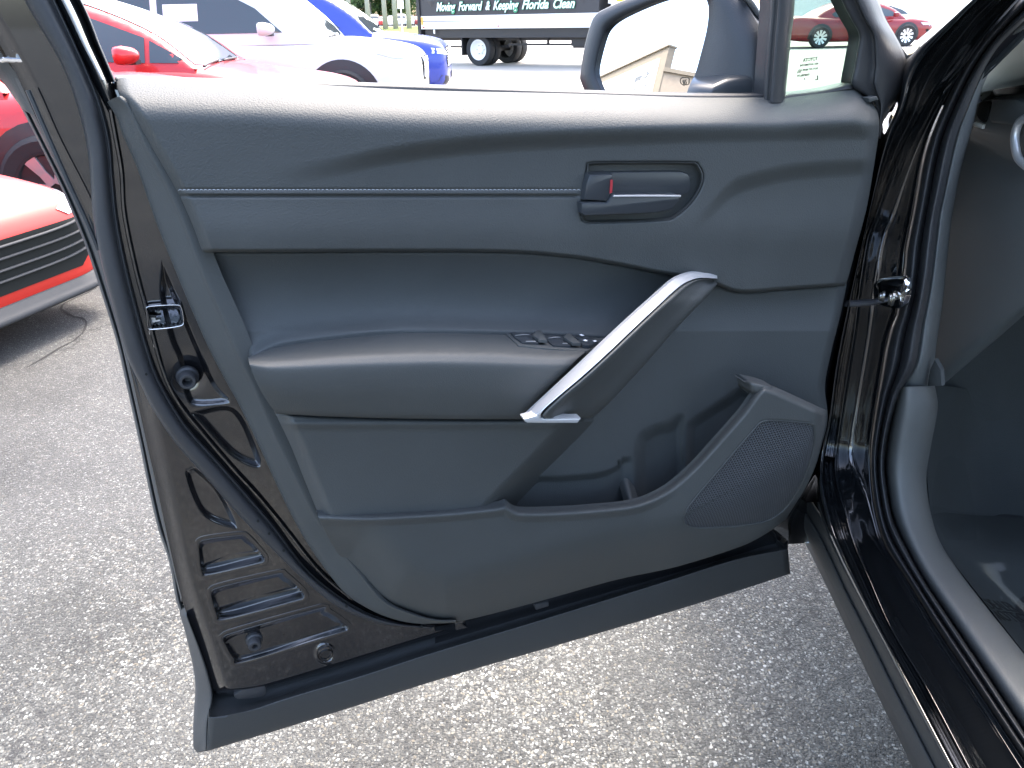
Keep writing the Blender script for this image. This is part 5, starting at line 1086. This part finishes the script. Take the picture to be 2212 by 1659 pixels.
# far trees
def leaf_mesh(cs, n, size):
    V = np.zeros((n*4, 3)); idx = np.random.randint(0, len(cs), n)
    for k in range(n):
        c, r_ = cs[idx[k]]; d = np.random.normal(size=3); d /= np.linalg.norm(d); p = np.array(c)+d*np.array(r_)*np.random.uniform(.55, 1.0)
        a = np.random.normal(size=3); a /= np.linalg.norm(a); b2 = np.cross(a, np.random.normal(size=3)); b2 /= np.linalg.norm(b2); sz = size*np.random.uniform(.6, 1.3)
        V[k*4:k*4+4] = [p-a*sz, p-b2*sz*.6, p+a*sz, p+b2*sz*.6]
    return V, [(4*k, 4*k+1, 4*k+2, 4*k+3) for k in range(n)]
leafs = [M['leaf'], grained('leaves_light', (.09, .14, .04), .7, 6, .004, spec=.2), grained('leaves_dark', (.035, .065, .025), .7, 6, .004, spec=.2)]
kinds = ['dark bushy tree', 'tall light green tree', 'round green tree', 'wide leafy tree', 'dense dark green tree']
for k, (px, dist, h) in enumerate(((742, 128, 11), (768, 140, 14), (800, 134, 12), (828, 142, 10), (855, 136, 8), (880, 140, 9), (903, 134, 12), (715, 138, 13))):
    d = ray(px, 45); P = d*(dist/d[1]); t = tag(empty('tree', (P[0], P[1], 0)), '%s of the far tree line, %s' % (kinds[k % 5], ['behind the blue crossover', 'second from the blue crossover', 'left of the first pale palm trunk', 'between the pale trunks', 'low one near the truck', 'beside the thin lamp post', 'right behind the truck tail', 'above the blue crossover roof'][k]), 'tree', 'far tree line')
    local(mesh_obj('trunk', *tube_pts(np.array([(0, 0, 0), (.1, 0, h*.3), (-.1, .1, h*.6), (0, 0, h*.85)]), [.35, .28, .2, .08], 8), M['bark'], None), t)
    cs = [((random.uniform(-3, 3), random.uniform(-2.5, 2.5), h*random.uniform(.22, .95)), (random.uniform(1.4, 2.4),)*3) for _ in range(16)]
    V, F = leaf_mesh(cs, 2600, .30); local(mesh_obj('crown', V, F, leafs[k % 3], None, False), t)
for k, px in enumerate((757, 797, 833, 855, 884)):
    d = ray(px, 60); P = d*(96/d[1]); t = tag(empty('palm_tree', (P[0], P[1], 0)), 'pale straight palm trunk, %s of five before the tree line' % ['first from left', 'second from left', 'third from left', 'fourth from left', 'last'][k], 'palm', 'pale palm trunks')
    hh = 9+k*.4; local(mesh_obj('trunk', *tube_pts(np.array([(0, 0, 0), (.03, 0, hh*.4), (0, 0, hh)]), [.30, .24, .20], 10), M['bark'], None), t)
    V, F = [], []
    for j in range(16):
        a = 2*math.pi*j/16+random.random()*.3; up = random.uniform(-.1, .9)
        pts = [(math.cos(a)*r_, math.sin(a)*r_, hh+up*r_-.28*r_*r_) for r_ in np.linspace(.1, 2.4, 7)]
        for i in range(6):
            (x0, y0, z0), (x1, y1, z1) = pts[i], pts[i+1]; wx, wy = -math.sin(a)*.28, math.cos(a)*.28; b0 = len(V)
            V += [(x0, y0, z0), (x0+wx, y0+wy, z0-.12), (x1+wx, y1+wy, z1-.16), (x1, y1, z1), (x0-wx, y0-wy, z0-.12), (x1-wx, y1-wy, z1-.16)]; F += [(b0, b0+1, b0+2, b0+3), (b0, b0+3, b0+5, b0+4)]
    local(mesh_obj('crown', V, F, leafs[1], None, False), t)
d = ray(869, 60); P = d*(60/d[1]); lpst = tag(empty('sign_post', (P[0], P[1], 0)), 'short white post with a small plate on the verge', 'post')
local(boxes('post', [(-.04, .04, -.04, .04, 0, 2.3)], M['white_mark']), lpst); local(boxes('plate', [(-.22, .22, -.06, -.045, 1.75, 2.3)], M['white_mark']), lpst)
# building opposite, placed where the door mirror looks
Pm, rd = refl(1446, 100, MN); kd = 24/math.hypot(rd[0], rd[1]); K = Pm+rd*kd; zr = K[2]
Pm2, rd2 = refl(1290, 171, MN); K2 = Pm2+rd2*((zr-Pm2[2])/rd2[2]); fd = (K2-K)[:2]; fl = np.linalg.norm(fd); fd /= fl
print('mirror building', K, K2, fl)
bang = math.atan2(fd[1], fd[0]); bl = tag(empty('shop_building', (K[0], K[1], 0), bang), 'beige building with a white sign wall reflected in the door mirror', 'building')
sgn = 1.0 if ((CAM[:2]-K[:2]) @ np.array([fd[1], -fd[0]])) > 0 else -1.0     # +1: viewer is on the local -y side
Lf = max(fl*1.3, 14)
def bb(name, parts, mat, bevel=0): return local(boxes(name, [(x0, x1, min(y0*sgn, y1*sgn), max(y0*sgn, y1*sgn), z0, z1) for (x0, x1, y0, y1, z0, z1) in parts], mat, None, bevel), bl)
fn = np.array([-fd[1], fd[0], 0.])
def fac(px, py):                         # where the mirrored line of sight meets the facade: (along, height)
    P_, d_ = refl(px, py, MN); t_ = ((K-P_) @ fn)/(d_ @ fn); Q = P_+d_*t_; return float((Q-K)[:2] @ fd), float(Q[2])
sx0, sz1 = fac(1426, 127)
bb('wall', [(0, Lf, 0, .22, 0, zr)], M['tan']); bb('sign_wall', [(sx0, Lf-.3, -.05, -.002, .0, sz1)], M['wallpaint'])
bb('coping', [(-.03, Lf, -.06, .26, zr, zr+.05)], M['tan'])
Pm3, rd3 = refl(1437, 146, MN); zl = (Pm3+rd3*((K-Pm3)[:2] @ rd3[:2]/(rd3[:2] @ rd3[:2])))[2]
Pm4, rd4 = refl(1503, 158, MN); K4 = Pm4+rd4*((zl-Pm4[2])/rd4[2]) if abs(rd4[2]) > 1e-3 else K
print('low wing', zl, K4)
wv_ = (K4-K)[:2]; wlen = np.linalg.norm(wv_); wang = math.atan2(wv_[1], wv_[0])
wing = tag(empty('shop_wing', (K[0], K[1], 0), wang), 'lower beige wing beside the sign wall in the mirror', 'building')
nv = np.array([wv_[1], -wv_[0]])/wlen; s2 = 1.0 if ((CAM[:2]-K[:2]) @ nv) > 0 else -1.0
def bw(name, parts, mat): return local(boxes(name, [(x0, x1, min(y0*s2, y1*s2), max(y0*s2, y1*s2), z0, z1) for (x0, x1, y0, y1, z0, z1) in parts], mat), wing)
bw('wall', [(.0, wlen*3, .02, 6, 0, zl-.12)], M['beige']); bw('coping', [(.0, wlen*3, -.06, 6.05, zl-.12, zl)], M['tan'])
t0, t1, t2 = fac(1404, 167), fac(1373, 182), fac(1407, 151)
M['sign_grey'] = plain('sign_grey', (.10, .11, .12), .5)
cu = bpy.data.curves.new('t', 'FONT'); cu.body = 'HCA Florida'; cu.size = 1; o = bpy.data.objects.new('t', cu); link(o); bpy.context.view_layer.update(); wd = o.dimensions.x; bpy.data.objects.remove(o)
tw = abs(t1[0]-t0[0]); th_ = max(.05, t2[1]-t0[1])
if sgn > 0:
    m4 = Matrix(((tw/wd, 0, 0, min(t0[0], t1[0])), (0, 0, -1, -.056), (0, th_/.72, 0, t0[1]), (0, 0, 0, 1)))
    local(text_obj('sign_lettering', 'HCA Florida', 1, M['sign_grey'], None, m4, .01, 0, .025), bl)
f0, f1, f2 = fac(1405, 182), fac(1367, 196), fac(1403, 193)
xa, xb = min(f0[0], f1[0]), max(f0[0], f1[0]); za, zb_ = f2[1], f0[1]; e_ = (zb_-za)*.12
for pr in ((xa, xb, -.07, -.052, zb_-e_, zb_), (xa, xb, -.07, -.052, za, za+e_), (xa, xa+e_*2, -.07, -.052, za+e_, zb_-e_)): bb('sign_frame', [pr], M['sign_grey'])
print('facade', sgn, sx0, sz1, zr, t0, t1, th_)
